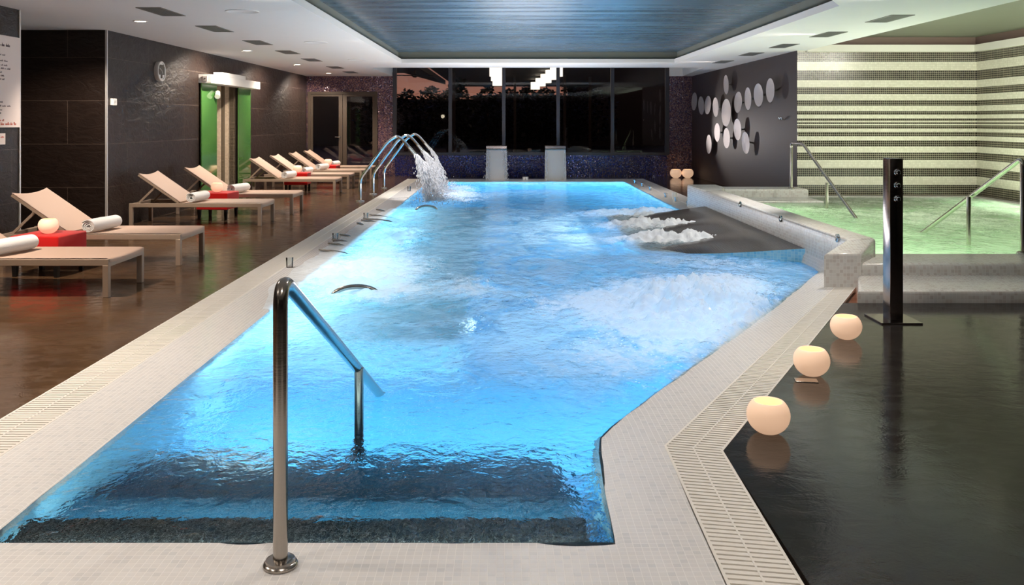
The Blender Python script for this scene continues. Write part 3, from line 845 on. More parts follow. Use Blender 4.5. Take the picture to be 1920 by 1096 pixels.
TL = ['rolled white towel on the first lounger from the poster', 'rolled white towel on the second lounger from the poster', 'rolled white towel on the third lounger from the poster',
      'rolled white towel on the fourth lounger, before the green shower panels', 'rolled white towel on the fifth lounger, just past the green shower', 'rolled white towel on the sixth lounger from the poster',
      'rolled white towel on the seventh lounger from the poster', 'rolled white towel on the last lounger by the glazed doors']
TX = [-.97, -.92, -.97, -.93, -.98, -.96, -.97, -.97]
t0 = None
for i in range(8):
    p = (LX[i] + TX[i], LY[i] - .03, .31 + .066)
    rz = R(-14 + (i % 3) * 4)
    if t0 is None: t0 = towel(TL[0], p[0], p[1], p[2], rz)
    else:
        o = t0.copy(); COL.objects.link(o); o.location = p; o.rotation_euler = (0, 0, rz); o['label'] = TL[i]

# red stools
def stool(label, x, y, rz):
    t = tag(empty('side_stool', (x, y, 0), rz), label, 'stool', 'red cloth covered stools between the loungers')
    b = MB(); b.box(-.235, .235, -.235, .235, .13, .375, bev=.014, seg=3)
    b.build('red_cover', M['red'], t, smooth=40)
    for sx in (-1, 1):
        for sy in (-1, 1):
            b = MB()
            x0, y0 = sx * .20, sy * .20
            b.add([(x0 - .024, y0 - .024, .14), (x0 + .024, y0 - .024, .14), (x0 + .024, y0 + .024, .14), (x0 - .024, y0 + .024, .14), (x0 - .017, y0 - .017, 0), (x0 + .017, y0 - .017, 0), (x0 + .017, y0 + .017, 0), (x0 - .017, y0 + .017, 0)],
                  [(3, 2, 1, 0), (4, 5, 6, 7), (0, 1, 5, 4), (1, 2, 6, 5), (2, 3, 7, 6), (3, 0, 4, 7)][:6])
            b.build('leg', M['black'], t, smooth=0)
    return t
SY = [8.25, 13.11, 18.17, 21.25]; SXs = [-4.27, -4.27, -4.27, -4.25]
SL = ['red cloth covered square stool between the first two loungers from the poster', 'red cloth covered square stool between third and fourth loungers, before the shower',
      'red cloth covered square stool between the fifth and sixth loungers', 'red cloth covered square stool between the last two loungers by the doors']
s0 = stool(SL[0], SXs[0], SY[0], R(-5))
for i in range(1, 4): dup(s0, (SXs[i], SY[i], 0), R((-4, 3, -2)[i - 1]), SL[i])

# candle globes
def globe(label, x, y, z, s, rz, lean=0.0):
    t = tag(empty('candle_globe', (x, y, z), rz), label, 'candle lamp', 'glowing round candle lamps')
    t.scale = (s, s, s); r = .1
    prof = [(0, .0)]
    for i in range(1, 23):
        a = -PI / 2 + (PI * .745) * i / 22
        prof.append((r * 1.02 * math.cos(a), max(.0, .088 + .093 * math.sin(a))))
    prof[1] = (prof[1][0], .0005)
    rt, zt = prof[-1]
    b = MB(); b.lathe(prof + [(rt - .004, zt + .002), (rt - .009, zt - .001)], 40); b.build('wax_shell', M['globe'], t, smooth=60)
    b = MB(); b.lathe([(rt - .009, zt - .001), (rt + .002, zt - .02), (rt + .004, zt - .035), (rt - .012, zt - .05), (0, zt - .052)], 40); b.build('hollow', M['globe_in'], t, smooth=60)
    return t
def dglobe(label, x, y, z, s, rz=0, tilt=0):
    o = dup(G0, (x, y, z), rz, label); o.scale = (s, s, s); o.rotation_euler = (tilt, 0, rz); return o
G0 = globe('glowing candle globe on dark floor at the bend of the angled grating', 1.205, 4.02, 0, .95, 0)
dglobe('glowing candle globe on dark floor, middle of the three along the angled grating', 1.72, 4.93, 0, .97, 1)
dglobe('glowing candle globe on dark floor, next to the shower post', 2.235, 5.76, 0, .97, 2)
dglobe('glowing candle globe on the red stool between the first two loungers', -4.27, 8.24, .375, .88)
dglobe('glowing candle globe on the red stool before the green shower', -4.28, 13.1, .375, .88)
dglobe('glowing candle globe on the red stool between fifth and sixth loungers', -4.27, 18.15, .375, .92)
dglobe('glowing candle globe on the red stool near the glazed doors', -4.26, 21.25, .375, .92)
dglobe('large glowing globe of the far pair, the one beside the blue mosaic', 4.33, 22.25, 0, 1.42)
dglobe('large glowing globe of the far pair, the one beside the dark wall', 4.63, 22.25, 0, 1.42)
b = MB(); b.box(-.06, .06, -.035, .035, 0, .004, bev=.001)
o = b.build('floor_plate', M['steel'], smooth=0, loc=(1.655, 4.83, 0)); o.rotation_euler = (0, 0, R(-10)); tag(o, 'small flat grey plate under the middle candle globe', 'plate')

# ------------------------------------------------------------------ shower post
t = tag(empty('shower_post', (2.785, 6.31, 0)), 'square dark steel shower post with three round buttons by the hot tub step', 'shower post')
b = MB(); b.box(-.047, .047, -.06, .06, .01, 1.16, bev=.005, seg=3); b.build('column', M['column'], t, smooth=40)
b = MB(); b.box(-.145, .145, -.15, .15, 0, .012, bev=.003); b.build('base_plate', M['column'], t, smooth=0)
for z in (1.06, .968, .872):
    Mx = Matrix.Translation((.004, -.058, z)) @ Matrix.Rotation(R(90), 4, 'X')
    b = MB(); b.lathe([(.026, 0), (.026, .008), (.022, .014), (.016, .014), (.016, .024), (.012, .028), (0, .028)], 28, M=Mx)
    b.build('push_button', M['chrome'], t, smooth=40)

# ------------------------------------------------------------------ swan neck jets and falling water
def swan(label, y, x0=-2.58):
    t = tag(empty('swan_neck_jet', (x0, y, 0)), label, 'water spout', 'curved steel water spouts at the pool edge')
    b = MB(); pts = [(0, 0, 0), (0, 0, .40), (.49, 0, 1.06), (.66, 0, 1.17), (.76, 0, 1.10), (.93, 0, .90)]
    b.tube(pts, .026, 18, fillet=.10, fseg=8); b.build('pipe', M['chrome'], t, smooth=50)
    b = MB(); d = Vector((.17, 0, -.20)).normalized(); p = Vector((.865, 0, .976))
    b.tube([p, p + d * .03, p + d * .035, p + d * .19, p + d * .2], [.032, .032, .03, .034, .03], 18); b.build('nozzle', M['steel'], t, smooth=40)
    b = MB(); flange(b, 0, 0, 0, .085); b.build('flange', M['chrome'], t, smooth=30)
    return t
SWY = [15.72, 17.28, 18.82]
w0 = swan('curved steel water spout, first of three counting from the camera side', SWY[0])
dup(w0, (-2.58, SWY[1], 0), 0, 'curved steel water spout, middle one of three'); dup(w0, (-2.58, SWY[2], 0), 0, 'curved steel water spout closest to the window wall, last of three')
def m_spray():
    t = NT('white_spray'); g = t.n('ShaderNodeBsdfGlossy'); g.inputs['Roughness'].default_value = .15
    d = t.n('ShaderNodeBsdfDiffuse'); d.inputs[0].default_value = (.92, .92, .95, 1)
    tr = t.n('ShaderNodeBsdfTranslucent'); tr.inputs[0].default_value = (.92, .94, .98, 1)
    m1 = t.n('ShaderNodeMixShader'); m1.inputs[0].default_value = .45; t.l(d.outputs[0], m1.inputs[1]); t.l(tr.outputs[0], m1.inputs[2])
    m2 = t.n('ShaderNodeMixShader'); m2.inputs[0].default_value = .12; t.l(m1.outputs[0], m2.inputs[1]); t.l(g.outputs[0], m2.inputs[2])
    return t.done(m2.outputs[0])
M['spray'] = m_spray()
def drop(b, p, d, r, ln):
    d = d.normalized(); u = Vector((0, 1, 0)); s = d.cross(u); s = s.normalized() if s.length > .1 else Vector((1, 0, 0)); q = d.cross(s)
    b.add([p - d * ln, p + s * r, p + q * r, p - s * r, p - q * r, p + d * ln], [(0, 2, 1), (0, 3, 2), (0, 4, 3), (0, 1, 4), (5, 1, 2), (5, 2, 3), (5, 3, 4), (5, 4, 1)])
def jet(label, y, dense, spread, strands):
    rnd = random.Random(int(y * 10)); b = MB()
    o0 = Vector((-1.60, y, .85)); v0 = Vector((1.05, 0, -1.15))
    ph = [rnd.uniform(-1, 1) for _ in range(strands)]
    for i in range(dense):
        tt = rnd.random() ** .8 * .42
        if rnd.random() < .5: sx = rnd.gauss(0, .8); sy = rnd.gauss(0, .6)
        else: q = rnd.choice(ph); sx = q + rnd.gauss(0, .07); sy = q * .5 + rnd.gauss(0, .1)
        v = v0 + Vector((sx * spread, sy * spread * .8, rnd.gauss(0, .12)))
        p = o0 + v * tt + Vector((0, 0, -4.6 * tt * tt)) + Vector((rnd.gauss(0, .014), rnd.gauss(0, .014), 0))
        if p.z < -.01: continue
        dr = v + Vector((0, 0, -9.2 * tt)); r = rnd.uniform(.004, .011) * (1.25 - tt)
        drop(b, p, dr, r, r * rnd.uniform(1.5, 5.0))
    for q in range(strands):     # continuous ropes of water
        sx = ph[q]; v = v0 + Vector((sx * spread, sx * .4 * spread, 0)); pts = []; rr = []
        for k in range(13):
            tt = .40 * k / 12; p = o0 + v * tt + Vector((0, 0, -4.6 * tt * tt)) + Vector((rnd.gauss(0, .004), rnd.gauss(0, .004), 0))
            if p.z < -.01: break
            pts.append(p); rr.append(rnd.uniform(.006, .014) * (1 - .4 * k / 12))
        if len(pts) > 2: b.tube(pts, rr, 7)
    # splash crown where it lands
    for i in range(int(dense * .35)):
        a = rnd.uniform(0, 2 * PI); rad = abs(rnd.gauss(0, .22))
        drop(b, Vector((-1.12 + rad * math.cos(a), y + rad * math.sin(a) * 1.2, WZ + abs(rnd.gauss(0, .09)) * math.exp(-rad * 2))), Vector((math.cos(a) * .5, math.sin(a) * .5, 1)), rnd.uniform(.003, .009), rnd.uniform(.005, .016))
    return tag(b.build('falling_water', M['spray'], smooth=0), label, 'water', 'streams falling from the curved spouts', 'stuff')
jet('dense white fan of water falling from the first curved spout', SWY[0], 4200, .46, 16)
jet('white water fan falling from the middle curved spout', SWY[1], 3000, .36, 12)
jet('thin separate strands of water falling from the spout closest to the windows', SWY[2], 900, .22, 6)

# ------------------------------------------------------------------ steel water blades
def blade(label, x, w):
    t = tag(empty('water_blade', (x, 21.55, 0)), label, 'waterfall spout', 'steel waterfall blades at the far pool end')
    hw = w / 2
    prof = [(.16, 0.0), (.13, .30), (.10, .55), (.07, .70), (.03, .76), (-.06, .785), (-.16, .78)]     # (y outward to the wall, z)
    b = MB(); vs = []; fs = []
    pr = [(-.10, 0), (-.06, .30), (-.02, .58), (.0, .72), (-.02, .745), (-.05, .745)]
    for (py, pz) in pr:
        f = 1 + .06 * (1 - pz / .75)
        vs += [(-hw * f, py, pz), (hw * f, py, pz), (hw * f, py + .018, pz), (-hw * f, py + .018, pz)]
    for i in range(len(pr) - 1):
        for k in range(4): a = i * 4; fs.append((a + k, a + (k + 1) % 4, a + 4 + (k + 1) % 4, a + 4 + k))
    fs.append((3, 2, 1, 0)); m0 = (len(pr) - 1) * 4; fs.append((m0, m0 + 1, m0 + 2, m0 + 3))
    b.add(vs, fs); b.build('front_sheet', M['blade'], t, smooth=30)
    b = MB(); b.box(-hw * 1.02, hw * 1.02, -.03, .28, .755, .83, bev=.008); b.build('top_lip', M['column'], t, smooth=0)
    b = MB(); b.box(-hw * .96, hw * .96, .05, .27, 0, .755, bev=.004); b.build('back_box', M['steel'], t, smooth=0)
    return t
w1 = blade('steel waterfall blade under the second window mullion, wet on both sides', -.195, .50)
dup(w1, (1.245, 21.55, 0), 0, 'steel waterfall blade under the third window mullion, two thin trickles')
def trickle(label, x, n, spread, seed):
    rnd = random.Random(seed); b = MB()
    for sgn in (-1, 1):
        for i in range(n):
            z = rnd.uniform(0, .72); xx = x + sgn * (.21 + rnd.gauss(0, spread) + .03 * (1 - z)); r = rnd.uniform(.003, .008)
            drop(b, Vector((xx, 21.42 - .03 - .10 * (1 - z) * .5 + rnd.gauss(0, .01), z)), Vector((rnd.gauss(0, .1), 0, -1)), r, r * rnd.uniform(1.2, 3))
        for q in range(2):
            xx = x + sgn * (.21 + rnd.gauss(0, spread * .6))
            b.tube([(xx + rnd.gauss(0, .006), 21.44 - .09 * (k / 8) , .72 - .72 * k / 8) for k in range(9)], [rnd.uniform(.003, .007) for _ in range(9)], 6)
    return tag(b.build('trickling_water', M['spray'], smooth=0), label, 'water', 'water trickling down the steel blades', 'stuff')
trickle('sparkling droplets down both edges of the blade under the second mullion', -.195, 170, .035, 3)
trickle('two thin trickles down the blade under the third mullion', 1.245, 40, .012, 5)

# ------------------------------------------------------------------ small things round the pool
def tumbler(label, x, y, z=0.0, r=.036, h=.095):
    b = MB(); b.lathe([(0, .0), (r * .85, 0), (r, h), (r - .003, h), (r * .85 - .003, .01), (0, .01)], 28)
    return tag(b.build('glass_tumbler', M['tumbler'], smooth=50, loc=(x, y, z)), label, 'glass', 'clear glasses on the pool edge')
tl = ['clear glass on the lounger side pool edge, first of four', 'clear glass on the lounger side pool edge, second of four', 'clear glass on the lounger side pool edge, third of four', 'clear glass on the lounger side pool edge, beside the curved spouts']
g0 = None
for lab, px, py in zip(tl, (543, 629, 686, 767), (501, 452, 411, 358)):
    Y = 1.42 * 1650 / (py - 228); X = (px - 946) * Y / 1650
    if g0 is None: g0 = tumbler(lab, round(X, 3), round(Y, 3), .0)
    else:
        o = g0.copy(); COL.objects.link(o); o.location = (round(X, 3), round(Y, 3), 0.0); o['label'] = lab
def votive(label, x, y, r, h, z=0):
    b = MB(); b.lathe([(0, 0), (r * .9, 0), (r, h * .5), (r, h), (r - .008, h), (r - .01, h * .5), (0, h * .45)], 28)
    return tag(b.build('votive_cup', M['white_plastic'], smooth=50, loc=(x, y, z)), label, 'candle cup', 'white cups on the pool edge')
votive('white cup on the grey pool edge among six chrome knobs', 3.10, 16.05, .045, .13)
votive('small white cup on the far pool edge, nearer the wetter steel blade', .475, 21.55, .036, .07)
votive('small white cup on the far pool edge, nearer the blade with two trickles', .548, 21.55, .036, .07)
kl = ['first counting from the window', 'second counting from the window', 'third counting from the window', 'fourth counting from the window', 'below the white cup', 'closest to the hot tub']
k0 = None
for i, (px, py) in enumerate(((1191, 343.5), (1204.5, 349.5), (1219.5, 356.5), (1248.5, 369.5), (1267.5, 377.5), (1290.5, 386))):
    Y = 1.42 * 1650 / (py - 228); X = (px - 946) * Y / 1650
    if k0 is None:
        k0 = tag(empty('air_button', (X, Y, 0)), '', 'air button', 'chrome air buttons on the pool edge')
        b = MB(); b.lathe([(0, 0), (.026, 0), (.022, .05), (.024, .058)], 20); b.build('stem', M['chrome'], k0)
        b = MB(); b.lathe([(.024, .058), (.034, .062), (.036, .075), (.02, .082), (0, .083)], 20); b.build('cap', M['chrome'], k0); r = k0
    else: r = dup(k0, (X, Y, 0))
    r['label'] = 'chrome mushroom knob on the grey pool edge, ' + kl[i]

# submerged steel loungers: bent head hoops and bars that break the surface
for lab, px0, px1, py, hh in (('bent steel hoop breaking the water beyond the near handrail', 633, 699, 546, .055), ('small bent steel hoop breaking the water beyond the glasses', 784, 815, 390.5, .055)):
    Y = 1.42 * 1650 / (py - 228); xa = (px0 - 946) * Y / 1650; xb = (px1 - 946) * Y / 1650
    t = tag(empty('grab_hoop', ((xa + xb) / 2, Y, WZ)), lab, 'grab hoop', 'steel hoops of the water loungers'); hw = (xb - xa) / 2
    b = MB(); b.tube([(hw * 1.25 * math.cos(a), .04 * math.cos(a), -.5 * hh + 1.5 * hh * math.sin(a)) for a in [PI * k / 20 for k in range(21)]], .021, 16)
    b.build('bent_tube', M['rail'], t, smooth=50)
bars = [(609, 469, 644, 476), (625, 457, 647, 463), (632, 450, 652, 456), (645, 441.5, 660, 445.5), (675, 421, 683, 423), (685.5, 413.5, 708, 419), (690, 409.5, 727, 416.5), (700, 403.5, 724, 408), (711, 395, 724, 397)]
for i, (xa, ya, xb, yb) in enumerate(bars):
    Ya = 1.41 * 1650 / (ya - 228); Xa = (xa - 946) * Ya / 1650; Yb = 1.43 * 1650 / (yb - 228); Xb = (xb - 946) * Yb / 1650
    Yb = (Ya + Yb) / 2; Ya = Yb
    b = MB(); c = Vector(((Xa + Xb) / 2, Ya, .0)); h = (Xb - Xa) / 2
    b.tube([(-h - .05, .0, .03), (-h, 0, .022), (0, 0, .012), (h, 0, -.012), (h + .1, -.01, -.05)], .0135, 10)
    tag(b.build('lounger_bar', M['rail'], smooth=50, loc=c), 'thin steel bar breaking the foam, number %s counting from the bigger hoop' % ('one', 'two', 'three', 'four', 'five', 'six', 'seven', 'eight', 'nine')[i], 'steel bar', 'steel bars of the submerged loungers')

# ------------------------------------------------------------------ disc sculpture on the dark wall
DISC = [(140, 427, 205), (220, 472, 208), (295, 468, 210), (385, 492, 222), (505, 235, 220), (505, 555, 315), (642, 437, 242), (755, 395, 258), (875, 353, 264), (1010, 300, 276),
        (307, 915, 216), (403, 780, 212), (510, 845, 230), (635, 747, 246), (728, 898, 250)]
DL = ['at the window end of the horizontal arm', 'second from the window on the horizontal arm', 'third from the window on the horizontal arm', 'fourth from the window, beside the big centre one',
      'topmost one above the cross centre', 'largest one at the cross centre', 'first on the arm past the centre toward the striped wall', 'second on the arm past the centre toward the striped wall',
      'third on the arm past the centre toward the striped wall', 'at the striped wall end of the arm', 'lowest on the window side of the lower cluster', 'upper on the window side of the lower cluster',
      'middle of the lower cluster', 'upper on the striped wall side of the lower cluster', 'lowest on the striped wall side of the lower cluster']
d0 = None
for i, (zx, zy, hgt) in enumerate(DISC):
    px = 1280 + zx / 6.09; py = 120 + zy / 6.09; Y = 4.80 * 1650 / (px - 946); z = 1.42 - (py - 228) * Y / 1650
    dia = hgt / 6.09 * Y / 1650
    if d0 is None:
        d0 = tag(empty('wall_disc'), '', 'wall disc', 'silver discs of the cross sculpture')
        b = MB(); b.lathe([(0, .018), (.08, .018), (.16, .026), (.235, .045), (.25, .052), (.25, .04), (.2, .018), (0, .0)], 40, M=Matrix.Rotation(R(-90), 4, 'Y'))
        b.build('dish', M['disc'], d0, smooth=50)
        b = MB(); b.tube([(0, 0, 0), (.28, 0, 0)], .02, 12); b.build('mount', M['steel'], d0); r = d0
    else: r = dup(d0, (0, 0, 0))
    rr = random.Random(i)
    r.location = (4.80, Y, z); r.scale = (.36, dia / .5, dia / .5)
    r.rotation_euler = (0, R(rr.uniform(-4, 4)), R(rr.uniform(0, 7)))
    r['label'] = 'silver wall disc, ' + DL[i]
t = tag(empty('robe_hook', (XR, 15.45, 1.46)), 'small chrome double robe hook on the dark wall near the stripes', 'robe hook')
b = MB(); b.box(-.012, 0, -.09, .09, -.012, .012, bev=.003); b.build('plate', M['chrome'], t, smooth=0)
for yy in (-.055, .055):
    b = MB(); b.tube([(0, yy, 0), (-.05, yy, -.005), (-.06, yy, .03)], .009, 10, fillet=.02); b.lathe([(0, -.014), (.012, -.008), (.014, 0), (.012, .008), (0, .014)], 12, M=Matrix.Translation((-.06, yy, .035))); b.build('hook', M['chrome'], t)

# ------------------------------------------------------------------ left wall things
t = tag(empty('wall_clock', (XL, 13.12, 2.17)), 'round white rimmed clock with dark square face on the slate wall', 'clock')
Rx = Matrix.Rotation(R(90), 4, 'Y')
b = MB(); b.lathe([(.148, 0), (.15, .05), (.145, .062), (.128, .064), (.125, .052), (0, .05)], 48, M=Rx); b.build('case', M['silver_trim'], t, smooth=40)
b = MB(); b.lathe([(.122, .055), (.146, .066), (.15, .06)], 48, M=Rx); b.build('rim', M['white_plastic'], t, smooth=40)
b = MB(); b.lathe([(0, .054), (.122, .054)], 48, M=Rx); b.build('face', M['white_plastic'], t, smooth=0)
b = MB(); b.box(.055, .060, -.105, .105, -.052, .072, bev=.001); b.box(.055, .060, -.085, .085, .07, .098); b.box(.055, .060, -.03, .03, -.105, -.05); tag(b.build('dial', M['dial'], t, smooth=0), 'dark square dial')
b = MB(); b.beam((.0625, 0, .01), (.0625, -.085, .045), .006, .002, up=(1, 0, 0)); b.build('minute_hand', M['white_plastic'], t, smooth=0)
b = MB(); b.beam((.0625, 0, .01), (.0625, .03, -.03), .007, .002, up=(1, 0, 0)); b.build('hour_hand', M['white_plastic'], t, smooth=0)
t = tag(empty('wall_thermostat', (XL, 11.60, 1.68)), 'small white box on the slate wall beside the silver corner trim', 'thermostat')
b = MB(); b.box(0, .035, -.065, .065, -.045, .045, bev=.006); b.build('housing', M['white_plastic'], t, smooth=0)
b = MB(); b.box(.034, .038, -.03, .03, -.015, .02); b.build('cover_plate', M['silver_trim'], t, smooth=0)

rnd = random.Random(4)
t = tag(empty('information_sign', (XL + .003, 8.7, 1.85)), 'pale notice panel printed with lines of text on the near slate wall', 'notice')
b = MB(); b.box(0, .012, -.75, .665, -.49, .46, bev=.002); b.build('panel', M['paper'], t, smooth=0)
b = MB()
def textrow(b, y0, y1, z, h):
    y = y0
    while y < y1:
        wl = rnd.uniform(.02, .085); k = int(wl / .011)
        for q in range(k):
            hh = h * rnd.choice((.6, .6, 1.0)); b.box(.0125, .0135, y + q * .011, y + q * .011 + .007, z, z + hh)
        y += wl + .014
for z in (.25, .19, .145, .11, .07, .035, .0): textrow(b, -.6, rnd.uniform(.3, .45), z, .017)
for z in (-.15, -.2, -.235, -.275, -.315, -.35): textrow(b, -.6, rnd.uniform(.2, .55), z, .017)
textrow(b, .1, .46, .345, .034)
b.build('printed_text', M['ink'], t, smooth=0)
b = MB(); textrow(b, .26, .34, -.425, .022); textrow(b, .30, .56, -.465, .03); b.build('red_logo', M['red_ink'], t, smooth=0)
t = tag(empty('wall_sign', (XL + .003, 8.9, 1.24)), 'small white plaque below the printed notice panel', 'notice')
b = MB(); b.box(0, .012, -.2, .19, -.055, .06, bev=.002); b.build('panel', M['paper'], t, smooth=0)
b = MB(); textrow(b, -.15, .10, .015, .016); b.build('printed_text', M['red_ink'], t, smooth=0)

# green shower niche
t = tag(empty('shower_cabin', (XL, 16.3, 0)), 'green glass shower with white header box and striped mosaic niche', 'shower')
b = MB()   # niche box set into the wall
b.box(-.02 - .78, -.02, .65, .70, 0, 2.13); b.box(-.8, -.02, -.68, -.63, 0, 2.13); b.box(-.85, -.8, -.68, .70, 0, 2.13); b.box(-.85, -.0, -.68, .7, 2.10, 2.13)
b.build('niche', M['niche'], t, smooth=0)
for y0, y1 in ((-1.42, -.63), (.65, 1.45)):
    b = MB(); b.box(.03, .05, y0, y1, .0, 2.08, bev=.002); b.build('glass_panel', M['green'], t, smooth=0)
b = MB(); b.box(0, .22, -1.44, 1.52, 2.075, 2.22, bev=.004); b.build('header_box', M['white_plastic'], t, smooth=0)
b = MB(); b.box(.06, .215, -.85, .55, 2.22, 2.29, bev=.004); b.build('control_box', M['white_plastic'], t, smooth=0)
b = MB(); b.box(.075, .155, -1.452, -1.438, 2.105, 2.19, bev=.002); sw = b.build('switch', M['silver_trim'], t, smooth=0)
b = MB(); b.lathe([(0, .0), (.012, 0), (.012, .005), (0, .006)], 14, M=Matrix.Translation((.115, -1.452, 2.148)) @ Matrix.Rotation(R(90), 4, 'X')); b.build('button', M['dial'], sw)
b = MB(); b.tube([(-.1, -.58, 1.86), (.02, -.66, 1.93), (.10, -.74, 1.93), (.12, -.82, 1.86)], [.035, .04, .042, .05], 14); b.build('shower_head', M['white_plastic'], t)

# ------------------------------------------------------------------ ceiling things
def downlight(label, x, y, z=H):
    t = tag(empty('downlight', (x, y, z)), label, 'downlight', 'recessed round downlights')
    b = MB(); b.lathe([(.062, -.001), (.085, -.006), (.088, -.001), (.088, .0)], 28); b.build('ring', M['white_plastic'], t)
    b = MB(); b.lathe([(0, -.002), (.062, -.002)], 24); b.build('bulb', M['lamp'], t, smooth=0)
    return t
DLL = ['round downlight above the poster side loungers, first in its row', 'round downlight in line after the clock, second in its row', 'round downlight above the green shower, third in its row', 'round downlight beside the glazed doors, last in its row']
dd = downlight(DLL[0], -4.32, 10.44)
for i, y in enumerate((14.76, 18.35, 21.6)): dup(dd, (-4.32, y, H), 0, DLL[i + 1])
def grille(label, x, y):
    t = tag(empty('air_vent', (x, y, H)), label, 'air vent', 'rectangular ceiling air vents')
    b = MB()
    for sx in (-1, 1): b.box(sx * .12 - .012, sx * .12 + .012, -.36, .36, -.006, 0)
    for sy in (-1, 1): b.box(-.12, .12, sy * .35 - .012, sy * .35 + .012, -.006, 0)
    b.build('vent_frame', M['grille'], t, smooth=0)
    b = MB(); b.box(-.11, .11, -.34, .34, -.0015, -.0005); b.build('shade_sheet', M['grille_dark'], t, smooth=0)  # thin dark sheet painted as the shade behind the slats
    b = MB()
    for k in range(9): x0 = -.1 + .025 * k; b.box(x0 - .006, x0 + .006, -.34, .34, -.005, -.002)
    b.build('slats', M['grille'], t, smooth=0)
    return t
v0 = grille('grey ceiling air vent, first of seven over the loungers', -3.71, 9.52)
for i, y in enumerate((11.28, 13.24, 15.08, 16.95, 19.3, 21.2)):
    dup(v0, (-3.71, y, H), 0, 'grey ceiling air vent, %s of seven over the loungers' % ('second', 'third', 'fourth', 'fifth', 'sixth', 'seventh')[i])
for i, (x, y) in enumerate(((4.44, 10.16), (4.41, 12.0), (4.38, 13.8), (4.34, 15.5), (4.34, 17.5))):
    dup(v0, (x, y, H), 0, 'grey ceiling air vent, %s of five on the hot tub side soffit' % ('first', 'second', 'third', 'fourth', 'fifth')[i])
def hatch(label, x, y):
    b = MB(); b.lathe([(0, -.003), (.16, -.003), (.165, -.006), (.175, -.006), (.178, 0)], 40)
    return tag(b.build('ceiling_speaker', M['soffit'], smooth=40, loc=(x, y, H)), label, 'ceiling speaker', 'round white ceiling speakers')
hatch('round white flush ceiling speaker, first of three beside the vents', -2.83, 9.5); hatch('round white flush ceiling speaker, second of three beside the vents', -2.83, 13.2); hatch('round white flush ceiling speaker, third of three beside the vents', -2.83, 16.9)

# ------------------------------------------------------------------ outside the window
b = MB(); b.box(-14, 14, YB + .15, 60, -.3, .05); struct(b.build('terrace_floor', M['dark_paving'], smooth=0))
b = MB(); b.box(-14, -2.55, YB + .2, 29, 3.02, 3.2); b.box(-2.55, 14, YB + .2, 46, 3.25, 3.4)
b.prism([(-2.55, 29), (-2.55, 38), (-3.3, 29)], 3.02, 3.2)
struct(b.build('terrace_roof', M['dark_ext'], smooth=0))
for i, x in enumerate((-1.9, .4, 2.4, 3.5)):
    b = MB(); b.box(x - .05, x + .05, 33 + i, 33.1 + i, .05, 3.25); struct(b.build('terrace_pillar', M['dark_ext'], smooth=0))
def pend(x, y):
    t = tag(empty('pendant_lamp', (x, y, 3.25)), '', 'pendant lamp', 'glowing drum pendants on the terrace')
    b = MB(); b.tube([(0, 0, 0), (0, 0, -.1)], .01, 8); b.build('cord', M['black'], t)
    b = MB(); b.lathe([(0, -.10), (.2, -.10), (.2, -.42), (.19, -.42), (0, -.40)], 28); b.build('drum_shade', M['pendant'], t, smooth=40)
    return t
p0 = None; names = ('first', 'second', 'third', 'fourth', 'fifth', 'sixth')
for row, x, ysl in (('second', -.27, (27.5, 30.5, 34.5)), ('third', 1.62, (27.5, 29.5, 32, 35, 38.5))):
    for i, y in enumerate(ysl):
        xx = x + (-.025 * (y - 27.5) if row == 'third' else 0)
        r = pend(xx, y) if p0 is None else dup(p0, (xx, y, 3.25))
        if p0 is None: p0 = r
        r['label'] = 'glowing white drum pendant outside, %s of the row by the %s mullion' % (names[i], row)
t = tag(empty('ceiling_fan', (-2.75, 27.0, 3.02)), 'dark ceiling fan outside the first window pane', 'fan')
b = MB(); b.tube([(0, 0, 0), (0, 0, -.12)], .02, 10); b.build('rod', M['black'], t)
b = MB(); b.lathe([(0, -.12), (.07, -.13), (.1, -.18), (.06, -.24), (0, -.25)], 20); b.build('motor', M['black'], t)
for k in range(4):
    b = MB(); a = k * PI / 2 + .15
    b.box(.08, .56, -.07, .07, -.195, -.175, M=Matrix.Rotation(a, 4, 'Z')); b.build('blade', M['black'], t, smooth=0)
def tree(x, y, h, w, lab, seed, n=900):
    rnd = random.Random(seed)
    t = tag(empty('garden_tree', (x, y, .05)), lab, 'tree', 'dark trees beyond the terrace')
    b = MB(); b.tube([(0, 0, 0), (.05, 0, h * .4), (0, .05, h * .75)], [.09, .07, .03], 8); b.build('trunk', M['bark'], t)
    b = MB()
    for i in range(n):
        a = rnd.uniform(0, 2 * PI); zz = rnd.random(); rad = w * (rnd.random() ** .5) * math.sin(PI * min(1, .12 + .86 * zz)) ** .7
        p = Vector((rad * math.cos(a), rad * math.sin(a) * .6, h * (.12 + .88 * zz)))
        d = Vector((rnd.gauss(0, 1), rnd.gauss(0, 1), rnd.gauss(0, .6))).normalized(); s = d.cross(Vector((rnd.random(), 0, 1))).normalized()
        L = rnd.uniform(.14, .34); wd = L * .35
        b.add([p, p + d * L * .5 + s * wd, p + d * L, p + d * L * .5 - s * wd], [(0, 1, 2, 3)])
    b.build('foliage', M['leaf'], t, smooth=0)
